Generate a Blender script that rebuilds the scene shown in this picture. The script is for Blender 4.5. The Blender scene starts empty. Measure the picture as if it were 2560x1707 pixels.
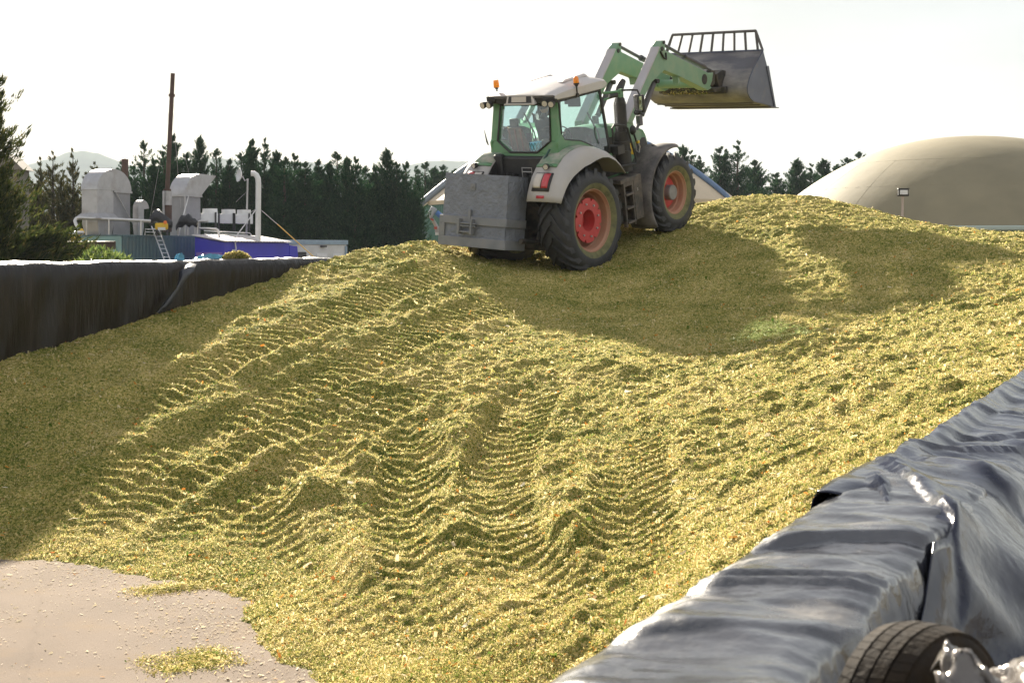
import bpy, bmesh, math, random
import numpy as np
from mathutils import Vector, Matrix

C = bpy.context.scene.collection
SC = bpy.context.scene
rad = math.radians
FP, EYE = 3556.0, 3.0            # focal length in photo pixels, eye height above the bunker floor

# ------------------------------------------------------------------ camera
cam = bpy.data.objects.new('camera', bpy.data.cameras.new('camera'))
C.objects.link(cam)
cam.location = (0, 0, EYE)
cam.rotation_euler = (rad(90), 0, 0)
cam.data.lens = 50.0
cam.data.sensor_width = 36.0
cam.data.shift_y = -223.5 / 2560
cam.data.clip_start = 0.1
cam.data.clip_end = 20000
cam.data.dof.use_dof = True
cam.data.dof.focus_distance = 21.0
cam.data.dof.aperture_fstop = 7.1
SC.camera = cam

# ------------------------------------------------------------------ sky and sun
SUN_AZ, SUN_EL = -16.0, 24.8
sun_dir = Vector((math.sin(rad(SUN_AZ)) * math.cos(rad(SUN_EL)), math.cos(rad(SUN_AZ)) * math.cos(rad(SUN_EL)), math.sin(rad(SUN_EL))))
SUN_STRENGTH, SKY_STRENGTH, EXPOSURE = 5.0, 0.09, 1.98
w = bpy.data.worlds.new('World'); SC.world = w; w.use_nodes = True
nt = w.node_tree; nt.nodes.clear()
def N(t, typ, **kw):
    n = t.nodes.new(typ)
    for k, v in kw.items(): setattr(n, k, v)
    return n
out = N(nt, 'ShaderNodeOutputWorld')
sky = N(nt, 'ShaderNodeTexSky', sky_type='NISHITA', sun_disc=False, sun_elevation=rad(SUN_EL), sun_rotation=rad(SUN_AZ), air_density=1.3, dust_density=1.0, ozone_density=1.0)
bg = N(nt, 'ShaderNodeBackground'); bg.inputs['Strength'].default_value = SKY_STRENGTH
# thin bright cloud veil: brighter round the sun, soft streaks
tc = N(nt, 'ShaderNodeTexCoord')
dot = N(nt, 'ShaderNodeVectorMath', operation='DOT_PRODUCT'); dot.inputs[1].default_value = sun_dir
nt.links.new(tc.outputs['Generated'], dot.inputs[0])
glow = N(nt, 'ShaderNodeMapRange'); glow.interpolation_type = 'SMOOTHSTEP'
glow.inputs['From Min'].default_value = 0.35; glow.inputs['From Max'].default_value = 0.74
glow.inputs['To Min'].default_value = 2.1; glow.inputs['To Max'].default_value = 1.55
nt.links.new(dot.outputs['Value'], glow.inputs['Value'])
mp = N(nt, 'ShaderNodeMapping'); mp.inputs['Scale'].default_value = (3.0, 3.0, 11.0)
nt.links.new(tc.outputs['Generated'], mp.inputs['Vector'])
nz = N(nt, 'ShaderNodeTexNoise'); nz.inputs['Scale'].default_value = 1.6; nz.inputs['Detail'].default_value = 7.0; nz.inputs['Roughness'].default_value = 0.55
nt.links.new(mp.outputs['Vector'], nz.inputs['Vector'])
cl = N(nt, 'ShaderNodeMapRange'); cl.inputs['From Min'].default_value = 0.35; cl.inputs['From Max'].default_value = 0.65
cl.inputs['To Min'].default_value = 0.84; cl.inputs['To Max'].default_value = 1.08
nt.links.new(nz.outputs['Fac'], cl.inputs['Value'])
mul = N(nt, 'ShaderNodeMath', operation='MULTIPLY')
nt.links.new(glow.outputs['Result'], mul.inputs[0]); nt.links.new(cl.outputs['Result'], mul.inputs[1])
ccol = N(nt, 'ShaderNodeVectorMath', operation='SCALE'); ccol.inputs[0].default_value = (1.0, 0.985, 1.0)
nt.links.new(mul.outputs['Value'], ccol.inputs['Scale'])
mx = N(nt, 'ShaderNodeMix', data_type='RGBA'); mx.inputs['Factor'].default_value = 0.90
nt.links.new(sky.outputs['Color'], mx.inputs['A']); nt.links.new(ccol.outputs['Vector'], mx.inputs['B'])
nt.links.new(mx.outputs['Result'], bg.inputs['Color']); nt.links.new(bg.outputs['Background'], out.inputs['Surface'])

sun = bpy.data.objects.new('sun', bpy.data.lights.new('sun', 'SUN')); C.objects.link(sun)
sun.data.energy = SUN_STRENGTH; sun.data.angle = rad(1.4); sun.data.color = (1.0, 0.90, 0.74)
sun.rotation_euler = (-sun_dir).to_track_quat('-Z', 'Y').to_euler()
SC.view_settings.view_transform = 'Standard'; SC.view_settings.look = 'None'
SC.view_settings.exposure = EXPOSURE; SC.view_settings.gamma = 1.0; SC.view_settings.use_curve_mapping = False
SC.render.engine = 'CYCLES'
SC.cycles.max_bounces = 8; SC.cycles.transparent_max_bounces = 16; SC.cycles.caustics_reflective = False; SC.cycles.caustics_refractive = False
SC.cycles.use_denoising = True

# ------------------------------------------------------------------ helpers
def at(px, py, y):
    """the point at distance y that a measured photo position corresponds to"""
    return Vector(((px - 1280) / FP * y, y, EYE + (630 - py) / FP * y))

def tag(o, label=None, cat=None, group=None, kind=None):
    for k, v in (('label', label), ('category', cat), ('group', group), ('kind', kind)):
        if v: o[k] = v
    return o

def thing(name, label, cat, loc=(0, 0, 0), rotz=0.0, group=None):
    o = bpy.data.objects.new(name, None); C.objects.link(o)
    o.empty_display_size = 0.2
    o.location = loc; o.rotation_euler = (0, 0, rotz)
    return tag(o, label, cat, group)

def copy_tree(o, parent=None):
    c = o.copy(); C.objects.link(c)
    if parent: c.parent = parent
    for ch in list(o.children): copy_tree(ch, c)
    return c

def frame(d):
    d = Vector(d).normalized()
    u = d.cross(Vector((0, 0, 1)))
    if u.length < 1e-3: u = d.cross(Vector((0, 1, 0)))
    u.normalize(); return d, u, d.cross(u)

class MB:
    def __init__(s): s.v = []; s.f = []; s.m = []; s.cur = 0
    def add(s, vs, fs):
        b = len(s.v); s.v += [tuple(x) for x in vs]; s.f += [tuple(b + i for i in f) for f in fs]; s.m += [s.cur] * len(fs)
        return s
    def box(s, c, d, M=None):
        x, y, z = d[0] / 2, d[1] / 2, d[2] / 2
        vs = [Vector((sx * x, sy * y, sz * z)) for sz in (-1, 1) for sy in (-1, 1) for sx in (-1, 1)]
        if M is not None: vs = [M @ v for v in vs]
        vs = [v + Vector(c) for v in vs]
        return s.add(vs, [(0, 2, 3, 1), (4, 5, 7, 6), (0, 1, 5, 4), (2, 6, 7, 3), (0, 4, 6, 2), (1, 3, 7, 5)])
    def hexa(s, p):      # 8 points: bottom 4 ccw, top 4 ccw
        return s.add(p, [(3, 2, 1, 0), (4, 5, 6, 7), (0, 1, 5, 4), (1, 2, 6, 5), (2, 3, 7, 6), (3, 0, 4, 7)])
    def prism(s, poly, axis, lo, hi):   # poly in the two other axes (ordered), extruded along axis
        def mk(p, h):
            q = [0, 0, 0]; o = [i for i in range(3) if i != axis]; q[o[0]], q[o[1]] = p; q[axis] = h; return q
        n = len(poly)
        vs = [mk(p, lo) for p in poly] + [mk(p, hi) for p in poly]
        return s.add(vs, [tuple(range(n - 1, -1, -1)), tuple(range(n, 2 * n))] + [(i, (i + 1) % n, n + (i + 1) % n, n + i) for i in range(n)])
    def cyl(s, p0, p1, r0, r1=None, n=16, caps=True):
        r1 = r0 if r1 is None else r1
        p0, p1 = Vector(p0), Vector(p1); d, u, w_ = frame(p1 - p0)
        vs = []
        for p, r in ((p0, r0), (p1, r1)):
            vs += [p + (u * math.cos(a) + w_ * math.sin(a)) * r for a in [2 * math.pi * i / n for i in range(n)]]
        fs = [(i, (i + 1) % n, n + (i + 1) % n, n + i) for i in range(n)]
        if caps: fs += [tuple(range(n - 1, -1, -1)), tuple(range(n, 2 * n))]
        return s.add(vs, fs)
    def tube(s, pts, r, n=8, closed=False):
        pts = [Vector(p) for p in pts]; k = len(pts); vs = []; pu = None
        rs = r if isinstance(r, (list, tuple)) else [r] * k
        for i, p in enumerate(pts):
            a = pts[(i - 1) % k] if (closed or i > 0) else p; b = pts[(i + 1) % k] if (closed or i < k - 1) else p
            d, u, w_ = frame(b - a)
            if pu is not None:
                u = pu - d * pu.dot(d)
                if u.length < 1e-4: u = frame(d)[1]
                u.normalize(); w_ = d.cross(u)
            pu = u
            vs += [p + (u * math.cos(t) + w_ * math.sin(t)) * rs[i] for t in [2 * math.pi * j / n for j in range(n)]]
        fs = []
        for i in range(k if closed else k - 1):
            j2 = (i + 1) % k
            fs += [(i * n + j, i * n + (j + 1) % n, j2 * n + (j + 1) % n, j2 * n + j) for j in range(n)]
        if not closed: fs += [tuple(range(n - 1, -1, -1)), tuple(range((k - 1) * n, k * n))]
        return s.add(vs, fs)
    def lathe(s, prof, o, d, n=32, close=False):  # prof: (radius, height along d)
        o = Vector(o); d, u, w_ = frame(d); vs = []
        for r, h in prof:
            vs += [o + d * h + (u * math.cos(t) + w_ * math.sin(t)) * r for t in [2 * math.pi * j / n for j in range(n)]]
        k = len(prof); fs = []
        for i in range(k if close else k - 1):
            j2 = (i + 1) % k
            fs += [(i * n + j, i * n + (j + 1) % n, j2 * n + (j + 1) % n, j2 * n + j) for j in range(n)]
        return s.add(vs, fs)
    def sphere(s, c, r, n=12, m=8, sc=(1, 1, 1)):
        vs = []; fs = []
        for i in range(m + 1):
            a = math.pi * i / m
            for j in range(n):
                b = 2 * math.pi * j / n
                vs.append((c[0] + r * sc[0] * math.sin(a) * math.cos(b), c[1] + r * sc[1] * math.sin(a) * math.sin(b), c[2] + r * sc[2] * math.cos(a)))
        for i in range(m):
            fs += [(i * n + j, (i + 1) * n + j, (i + 1) * n + (j + 1) % n, i * n + (j + 1) % n) for j in range(n)]
        return s.add(vs, fs)
    def sheet(s, P):     # P: rows of points
        R_, K = len(P), len(P[0]); vs = [p for row in P for p in row]
        return s.add(vs, [(i * K + j, i * K + j + 1, (i + 1) * K + j + 1, (i + 1) * K + j) for i in range(R_ - 1) for j in range(K - 1)])
    def build(s, name, mats, parent=None, smooth=35, bevel=0, solid=0, label=None, fix=True):
        me = bpy.data.meshes.new(name); me.from_pydata(s.v, [], s.f)
        if not isinstance(mats, (list, tuple)): mats = [mats]
        for m_ in mats: me.materials.append(m_)
        if len(mats) > 1: me.polygons.foreach_set('material_index', s.m)
        if fix:
            bm = bmesh.new(); bm.from_mesh(me); bmesh.ops.recalc_face_normals(bm, faces=bm.faces); bm.to_mesh(me); bm.free()
        if smooth:
            me.polygons.foreach_set('use_smooth', [True] * len(me.polygons)); me.set_sharp_from_angle(angle=rad(smooth))
        o = bpy.data.objects.new(name, me); C.objects.link(o)
        if parent: o.parent = parent
        if solid:
            md = o.modifiers.new('solid', 'SOLIDIFY'); md.thickness = solid; md.offset = 0
        if bevel:
            md = o.modifiers.new('bevel', 'BEVEL'); md.width = bevel; md.segments = 2; md.limit_method = 'ANGLE'; md.angle_limit = rad(40)
        if label: o['label'] = label
        return o

def np_mesh(name, V, Fq, mats, parent=None, smooth=True, mi=None):
    """V (n,3) array, Fq (m,k) int array"""
    me = bpy.data.meshes.new(name); k = Fq.shape[1]
    me.vertices.add(len(V)); me.vertices.foreach_set('co', np.ascontiguousarray(V, dtype=np.float32).ravel())
    me.loops.add(Fq.size); me.loops.foreach_set('vertex_index', np.ascontiguousarray(Fq, dtype=np.int32).ravel())
    me.polygons.add(len(Fq)); me.polygons.foreach_set('loop_start', np.arange(0, Fq.size, k, dtype=np.int32))
    me.polygons.foreach_set('use_smooth', np.full(len(Fq), smooth))
    for m_ in (mats if isinstance(mats, (list, tuple)) else [mats]): me.materials.append(m_)
    if mi is not None: me.polygons.foreach_set('material_index', np.ascontiguousarray(mi, dtype=np.int32))
    me.update(calc_edges=True)
    o = bpy.data.objects.new(name, me); C.objects.link(o)
    if parent: o.parent = parent
    return o

def grid_faces(r, c):
    i, j = np.meshgrid(np.arange(r - 1), np.arange(c - 1), indexing='ij'); b = (i * c + j).ravel()
    return np.stack([b, b + 1, b + c + 1, b + c], 1)

_lat = np.random.RandomState(5).rand(16, 256, 256)
def vnoise(x, y, seed=0):
    L = _lat[seed % 16]; xi = np.floor(x).astype(int); yi = np.floor(y).astype(int); fx = x - xi; fy = y - yi
    fx = fx * fx * (3 - 2 * fx); fy = fy * fy * (3 - 2 * fy)
    a = L[xi & 255, yi & 255]; b = L[(xi + 1) & 255, yi & 255]; c = L[xi & 255, (yi + 1) & 255]; d = L[(xi + 1) & 255, (yi + 1) & 255]
    return (a * (1 - fx) + b * fx) * (1 - fy) + (c * (1 - fx) + d * fx) * fy - 0.5
def worley(x, y, seed=0):
    L1, L2 = _lat[seed % 16], _lat[(seed + 5) % 16]; xi = np.floor(x).astype(int); yi = np.floor(y).astype(int); best = np.full(np.shape(x), 9.0)
    for i in (-1, 0, 1):
        for j in (-1, 0, 1):
            cx, cy = xi + i, yi + j; best = np.minimum(best, np.hypot(cx + L1[cx & 255, cy & 255] - x, cy + L2[cx & 255, cy & 255] - y))
    return best
def fbm(x, y, oct=4, seed=0, gain=0.5):
    s = 0; a = 1.0
    for o_ in range(oct):
        s = s + a * vnoise(x * 2 ** o_ + 17.3 * o_, y * 2 ** o_ + 5.1 * o_, seed + o_); a *= gain
    return s

# ------------------------------------------------------------------ materials
def mat(name, col, rough=0.5, metal=0.0, var=0.0, vscale=3.0, dust=None, dust_amt=0.0, dust_scale=2.5, bump=0.0, bscale=40.0, coat=0.0, spec=0.5, trans=0.0, emit=None, rvar=0.0, bdetail=4.0, stretch=None):
    """procedural paint / metal / plastic: colour variation, soft-edged dirt, fine bump"""
    m = bpy.data.materials.new(name); m.use_nodes = True; t = m.node_tree; b = t.nodes['Principled BSDF']
    b.inputs['Base Color'].default_value = (*col, 1); b.inputs['Roughness'].default_value = rough; b.inputs['Metallic'].default_value = metal
    b.inputs['Specular IOR Level'].default_value = spec; b.inputs['Coat Weight'].default_value = coat
    tcn = N(t, 'ShaderNodeTexCoord'); vec = tcn.outputs['Object']
    if stretch:
        mpn = N(t, 'ShaderNodeMapping'); mpn.inputs['Scale'].default_value = stretch; t.links.new(vec, mpn.inputs['Vector']); vec = mpn.outputs['Vector']
    colout = None
    if var:
        n1 = N(t, 'ShaderNodeTexNoise'); n1.inputs['Scale'].default_value = vscale; n1.inputs['Detail'].default_value = 6; t.links.new(vec, n1.inputs['Vector'])
        mr = N(t, 'ShaderNodeMapRange'); mr.inputs['From Min'].default_value = .3; mr.inputs['From Max'].default_value = .7; mr.inputs['To Min'].default_value = 1 - var; mr.inputs['To Max'].default_value = 1 + var
        t.links.new(n1.outputs['Fac'], mr.inputs['Value'])
        sc = N(t, 'ShaderNodeVectorMath', operation='SCALE'); sc.inputs[0].default_value = col; t.links.new(mr.outputs['Result'], sc.inputs['Scale']); colout = sc.outputs['Vector']
    if dust:
        n2 = N(t, 'ShaderNodeTexNoise'); n2.inputs['Scale'].default_value = dust_scale; n2.inputs['Detail'].default_value = 8; n2.inputs['Roughness'].default_value = .65; t.links.new(vec, n2.inputs['Vector'])
        mr2 = N(t, 'ShaderNodeMapRange'); mr2.inputs['From Min'].default_value = .62 - .5 * dust_amt; mr2.inputs['From Max'].default_value = .85 - .5 * dust_amt; mr2.inputs['To Max'].default_value = min(1, .35 + dust_amt)
        t.links.new(n2.outputs['Fac'], mr2.inputs['Value'])
        mixd = N(t, 'ShaderNodeMix', data_type='RGBA'); t.links.new(mr2.outputs['Result'], mixd.inputs['Factor'])
        if colout: t.links.new(colout, mixd.inputs['A'])
        else: mixd.inputs['A'].default_value = (*col, 1)
        mixd.inputs['B'].default_value = (*dust, 1); colout = mixd.outputs['Result']
        rr = N(t, 'ShaderNodeMapRange'); rr.inputs['To Min'].default_value = rough; rr.inputs['To Max'].default_value = max(rough, .8); t.links.new(mr2.outputs['Result'], rr.inputs['Value']); t.links.new(rr.outputs['Result'], b.inputs['Roughness'])
    if colout: t.links.new(colout, b.inputs['Base Color'])
    if bump:
        n3 = N(t, 'ShaderNodeTexNoise'); n3.inputs['Scale'].default_value = bscale; n3.inputs['Detail'].default_value = bdetail; t.links.new(vec, n3.inputs['Vector'])
        bp = N(t, 'ShaderNodeBump'); bp.inputs['Strength'].default_value = 1.0; bp.inputs['Distance'].default_value = bump; t.links.new(n3.outputs['Fac'], bp.inputs['Height']); t.links.new(bp.outputs['Normal'], b.inputs['Normal'])
    if trans: b.inputs['Transmission Weight'].default_value = trans
    if emit: b.inputs['Emission Color'].default_value = (*emit[0], 1); b.inputs['Emission Strength'].default_value = emit[1]
    return m

def leaf_mat(name, cols, transl=0.35, gloss=0.0, patch=0.0):
    """each leaf (mesh island) takes its own colour from a ramp; light also passes through it"""
    m = bpy.data.materials.new(name); m.use_nodes = True; t = m.node_tree; t.nodes.clear()
    o = N(t, 'ShaderNodeOutputMaterial'); g = N(t, 'ShaderNodeNewGeometry'); r = N(t, 'ShaderNodeValToRGB')
    r.color_ramp.interpolation = 'LINEAR'
    while len(r.color_ramp.elements) < len(cols): r.color_ramp.elements.new(.5)
    for e, (p, c) in zip(r.color_ramp.elements, cols): e.position = p; e.color = (*c, 1)
    if patch:   # damp green and dry pale areas
        tcn = N(t, 'ShaderNodeTexCoord'); pn = N(t, 'ShaderNodeTexNoise'); pn.inputs['Scale'].default_value = .9; pn.inputs['Detail'].default_value = 5; t.links.new(tcn.outputs['Object'], pn.inputs['Vector'])
        m1 = N(t, 'ShaderNodeMath', operation='MULTIPLY_ADD'); m1.inputs[1].default_value = patch; m1.inputs[2].default_value = -patch * .5; t.links.new(pn.outputs['Fac'], m1.inputs[0])
        m2_ = N(t, 'ShaderNodeMath', operation='ADD'); t.links.new(m1.outputs['Value'], m2_.inputs[0]); t.links.new(g.outputs['Random Per Island'], m2_.inputs[1]); t.links.new(m2_.outputs['Value'], r.inputs['Fac'])
    else: t.links.new(g.outputs['Random Per Island'], r.inputs['Fac'])
    d = N(t, 'ShaderNodeBsdfDiffuse'); tr = N(t, 'ShaderNodeBsdfTranslucent'); mxs = N(t, 'ShaderNodeMixShader'); mxs.inputs['Fac'].default_value = transl
    t.links.new(r.outputs['Color'], d.inputs['Color']); t.links.new(r.outputs['Color'], tr.inputs['Color'])
    t.links.new(d.outputs['BSDF'], mxs.inputs[1]); t.links.new(tr.outputs['BSDF'], mxs.inputs[2]); last = mxs
    if gloss:
        gl = N(t, 'ShaderNodeBsdfGlossy'); gl.inputs['Roughness'].default_value = .35; m2 = N(t, 'ShaderNodeMixShader'); m2.inputs['Fac'].default_value = gloss
        t.links.new(last.outputs['Shader'], m2.inputs[1]); t.links.new(gl.outputs['BSDF'], m2.inputs[2]); last = m2
    t.links.new(last.outputs['Shader'], o.inputs['Surface'])
    return m
# ------------------------------------------------------------------ bunker frame of reference
BETA = rad(25.8); CB, SB = math.cos(BETA), math.sin(BETA)   # the bunker runs 25.8 degrees right of the view
def b2w(a, t): return -a * CB + t * SB, a * SB + t * CB       # a: metres left of the camera, t: metres along the bunker
def w2b(x, y): return -x * CB + y * SB, x * SB + y * CB
WALL_L, H_L = 14.4, 2.84
WALL_R, H_R = 1.22, 2.10

# heap profile: surveyed heights (a, t, h)
CP = np.array([ (14.40,14.10,1.57),(14.40,15.37,1.73),(14.40,16.92,1.99),(14.40,18.46,2.23),(14.40,20.28,2.53),(14.40,21.53,2.79),(11.50,13.40,0.79),(13.20,17.70,1.96),(14.40,11.00,0.75),(14.40,30.00,2.95),(14.40,36.00,2.90),(10.59,10.37,0.00),(10.28,10.48,0.00),(8.83,10.36,0.00),(7.73,10.17,0.00),(7.42,10.16,0.00),(6.89,9.41,0.00),(6.15,8.76,0.00),(5.44,8.37,0.00),(4.71,8.05,0.20),(6.17,10.57,0.36),(8.40,14.38,0.81),(3.42,8.35,0.29),(4.36,10.66,0.51),(5.88,14.37,0.95),(7.59,18.54,1.48),(9.49,23.18,2.09),(8.95,18.11,1.47),(3.07,8.51,0.72),(2.50,8.79,1.18),(2.12,10.64,1.46),(4.29,15.03,1.40),(6.18,21.67,1.94),(6.63,18.34,1.50),(7.32,25.67,2.85),(10.04,33.47,4.29),(7.91,33.94,4.20),(5.88,31.59,3.71),(2.89,27.48,3.23),(1.39,13.21,1.80),(2.11,20.08,2.36),(11.03,26.22,2.72),(12.98,26.64,2.82),(10.32,29.30,3.50),(12.27,29.72,3.60),(14.16,23.48,3.02),(14.33,26.17,3.18),(1.20,33.00,3.20),(5.00,40.00,3.30),(10.00,42.00,3.60),(14.40,42.00,2.90),(1.20,42.00,2.60),(1.20,7.00,1.00),(1.20,4.00,0.20),(5.00,5.00,-0.50),(10.00,7.00,-0.55) ,(6.54,35.16,3.73),(4.54,32.24,3.40),(8.38,35.94,4.26)])
def tps_fit(cp, lam=.2):
    n = len(cp); d = np.hypot(cp[:, None, 0] - cp[None, :, 0], cp[:, None, 1] - cp[None, :, 1])
    K = np.where(d > 0, d * d * np.log(d + 1e-9), 0) + lam * np.eye(n); P = np.c_[np.ones(n), cp[:, :2]]
    return np.linalg.solve(np.block([[K, P], [P.T, np.zeros((3, 3))]]), np.r_[cp[:, 2], 0, 0, 0])
TW = tps_fit(CP)
def heap_base(a, t):
    s = TW[-3] + TW[-2] * a + TW[-1] * t
    for i in range(len(CP)):
        d2 = (a - CP[i, 0]) ** 2 + (t - CP[i, 1]) ** 2; s = s + TW[i] * 0.5 * d2 * np.log(d2 + 1e-12)
    return s
# tyre tracks left by earlier passes: world polyline, half width, depth, lug pitch, chevron slope, strength
TRACKS = [
    ([(-4.85, 17.4), (-2.91, 21.84), (-0.75, 27.9)], .42, .075, .23, .55, 1.0),
    ([(-5.6, 13.4), (-4.29, 16.06), (-2.37, 19.18), (-0.66, 23.32), (.1, 25.0)], .42, .08, .23, .55, 1.0),
    ([(-4.9, 13.2), (-3.3, 16.2), (-1.6, 19.0)], .38, .065, .22, .55, 1.0),
    ([(-4.1, 12.6), (-2.6, 15.6), (-.6, 19.6)], .34, .08, .23, .55, .9),
    ([(-1.75, 12.4), (-.95, 10.7), (-.1, 8.9)], .38, .07, .24, .7, .8),
    ([(1.35, 15.6), (1.05, 12.6), (.95, 9.2)], .38, .06, .25, .7, .7),
    ([(-2.75, 15.4), (-2.28, 13.2), (-1.64, 11.54), (-1.0, 9.8)], .40, .13, .25, .75, 1.0),
    ([(-1.3, 17.2), (-1.04, 15.56), (-1.02, 14.28), (-.85, 12.26), (-.3, 9.6)], .38, .11, .27, .75, .75),
    ([(.3, 18.3), (-.1, 15.5), (-.2, 13.76), (-.1, 12.3), (.45, 10.0)], .40, .11, .24, .6, .8),
]
def seg_coords(x, y, pts):
    best = np.full(x.shape, 1e9); S = np.zeros(x.shape); U = np.zeros(x.shape); T = np.zeros(x.shape); L0 = 0.0
    tot = sum(math.dist(pts[i], pts[i + 1]) for i in range(len(pts) - 1))
    for (x0, y0), (x1, y1) in zip(pts[:-1], pts[1:]):
        l = math.dist((x0, y0), (x1, y1)); dx, dy = (x1 - x0) / l, (y1 - y0) / l
        s = np.clip((x - x0) * dx + (y - y0) * dy, 0, l); qx, qy = x - x0 - s * dx, y - y0 - s * dy
        d = np.hypot(qx, qy); k = d < best; best = np.where(k, d, best)
        S = np.where(k, L0 + s, S); U = np.where(k, dx * qy - dy * qx, U); L0 += l
    end = np.minimum(S, tot - S)
    return S, U, best, np.clip(end / .8, 0, 1)
def sstep(e0, e1, x):
    t_ = np.clip((x - e0) / (e1 - e0), 0, 1); return t_ * t_ * (3 - 2 * t_)
MOUNDS = [  # (x, y, rx, ry, rot, height): humps the tyres pushed up
    (-1.9, 14.7, .42, 1.0, -25, .26), (-1.35, 12.8, .22, .9, 8, .12), (-.6, 16.6, .3, 1.5, -6, .13), (-.55, 12.6, .2, 1.0, 3, .12),
    (.6, 12.6, .25, 1.2, -5, .10), (-.1, 19.2, .6, 1.3, -30, .12), (1.4, 18.9, .9, .45, 10, .16), (3.75, 18.0, .9, .5, 0, .16), (3.9, 13.6, .5, .9, 20, .14), (2.4, 16.8, .6, .5, 10, .08),
    (6.4, 27.0, .8, .6, 0, .12), (4.6, 23.0, .7, 1.6, 15, .12), (3.0, 22.0, .8, .5, 0, -.06), (2.0, 12.5, .6, .4, 0, .07), (1.4, 15.5, .5, .5, 0, .06),
    (-3.6, 22.6, .16, 2.2, -26, .07), (-3.0, 20.3, .16, 2.2, -26, .06), (-2.0, 21.8, .15, 2.4, -26, .05), (-4.9, 18.6, .16, 1.3, -28, .06), (-3.9, 18.5, .16, 1.8, -27, .05), (-2.2, 24.6, .16, 2.0, -24, .06), (-1.6, 22.2, .16, 2.0, -24, .05)]
def heap_height(a, t):
    x, y = b2w(a, t)
    h = heap_base(a, t)
    soft = sstep(0, .5, h)
    rough_amp = np.full(a.shape, 1.0)
    lug_all = np.zeros(a.shape)
    for pts, hw, dep, pit, chev, stg in TRACKS:
        wob = .03 * vnoise(x * .9, y * .9, 3)
        S, U, D, endw = seg_coords(x, y, pts); U = U + wob; D = np.abs(U) * (endw > 0) + D * (endw <= 0)
        inside = (1 - sstep(hw * .8, hw * 1.12, D)) * endw
        berm = np.exp(-((D - hw * 1.35) / .15) ** 2) * endw * (.45 + 1.4 * np.abs(vnoise(x * 2.2, y * 2.2, 4)) * 2)
        ph = (S + np.abs(U) * chev * (1.0 if chev > .6 else .8) + .05 * vnoise(x * 3, y * 3, 6)) / pit
        tri = np.abs((ph % 1.0) - .5) * 2
        keep = sstep(-.45, -.05, vnoise(x * 1.1, y * 1.1, 9) + .12) if chev < .6 and pit < .235 else .1 + .9 * sstep(-.3, .05, vnoise(x * 1.6, y * 1.6, 9))
        h = h - dep * inside * .6 * soft + berm * dep * .6 * soft
        lug_all = lug_all + inside * stg * keep * (.078 * sstep(.45, .75, tri) - .02)
        rough_amp = rough_amp * (1 - .65 * inside)
    h = h + lug_all * soft
    for mx_, my_, rx, ry, ro, hh in MOUNDS:
        c, s_ = math.cos(rad(ro)), math.sin(rad(ro)); dx, dy = x - mx_, y - my_
        p, q = c * dx + s_ * dy, -s_ * dx + c * dy
        h = h + .8 * (.25 + 1.5 * np.clip(vnoise(x * 2.6, y * 2.6, 2) + .42, 0, 1)) * hh * soft * np.exp(-(p / rx) ** 2 - (q / ry) ** 2)
    # smooth loose zone that was dumped and not yet driven on (under and in front of the tractor)
    loose = np.exp(-(((x - 2.2) / 2.6) ** 2 + ((y - 23.5) / 4.2) ** 2) ** 2)
    loose = np.maximum(loose, sstep(12.0, 13.0, a) * sstep(10, 11, t) * (1 - sstep(19, 22, t)))
    loose = np.maximum(loose, np.exp(-(((x + 5.4) / 1.6) ** 2 + ((y - 17) / 4) ** 2)))
    ra = rough_amp * (1 - .62 * loose)
    cl_ = 1 - 2 * np.abs(vnoise(x * 2.1, y * 2.1, 1)); cl2 = 1 - 2 * np.abs(vnoise(x * 4.7, y * 4.7, 2))
    h = h + soft * ra * (.055 * fbm(x * 1.0, y * 1.0, 3, 7) + .085 * (cl_ - .5) * sstep(-.1, .25, vnoise(x * .8, y * .8, 8) + .1) + .06 * (cl2 - .5))
    h = h + soft * (.4 + .6 * ra) * .05 * fbm(x * 9, y * 9, 3, 11, .6)
    h = h + .012 * vnoise(x * 38, y * 38, 13) * (.3 + .7 * soft)
    # ragged toe on the concrete
    toe = sstep(.35, 0, h)
    h = h + toe * (.03 * fbm(x * 2.3, y * 2.3, 4, 10) + .02 * vnoise(x * 12, y * 12, 12))
    return h

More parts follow.
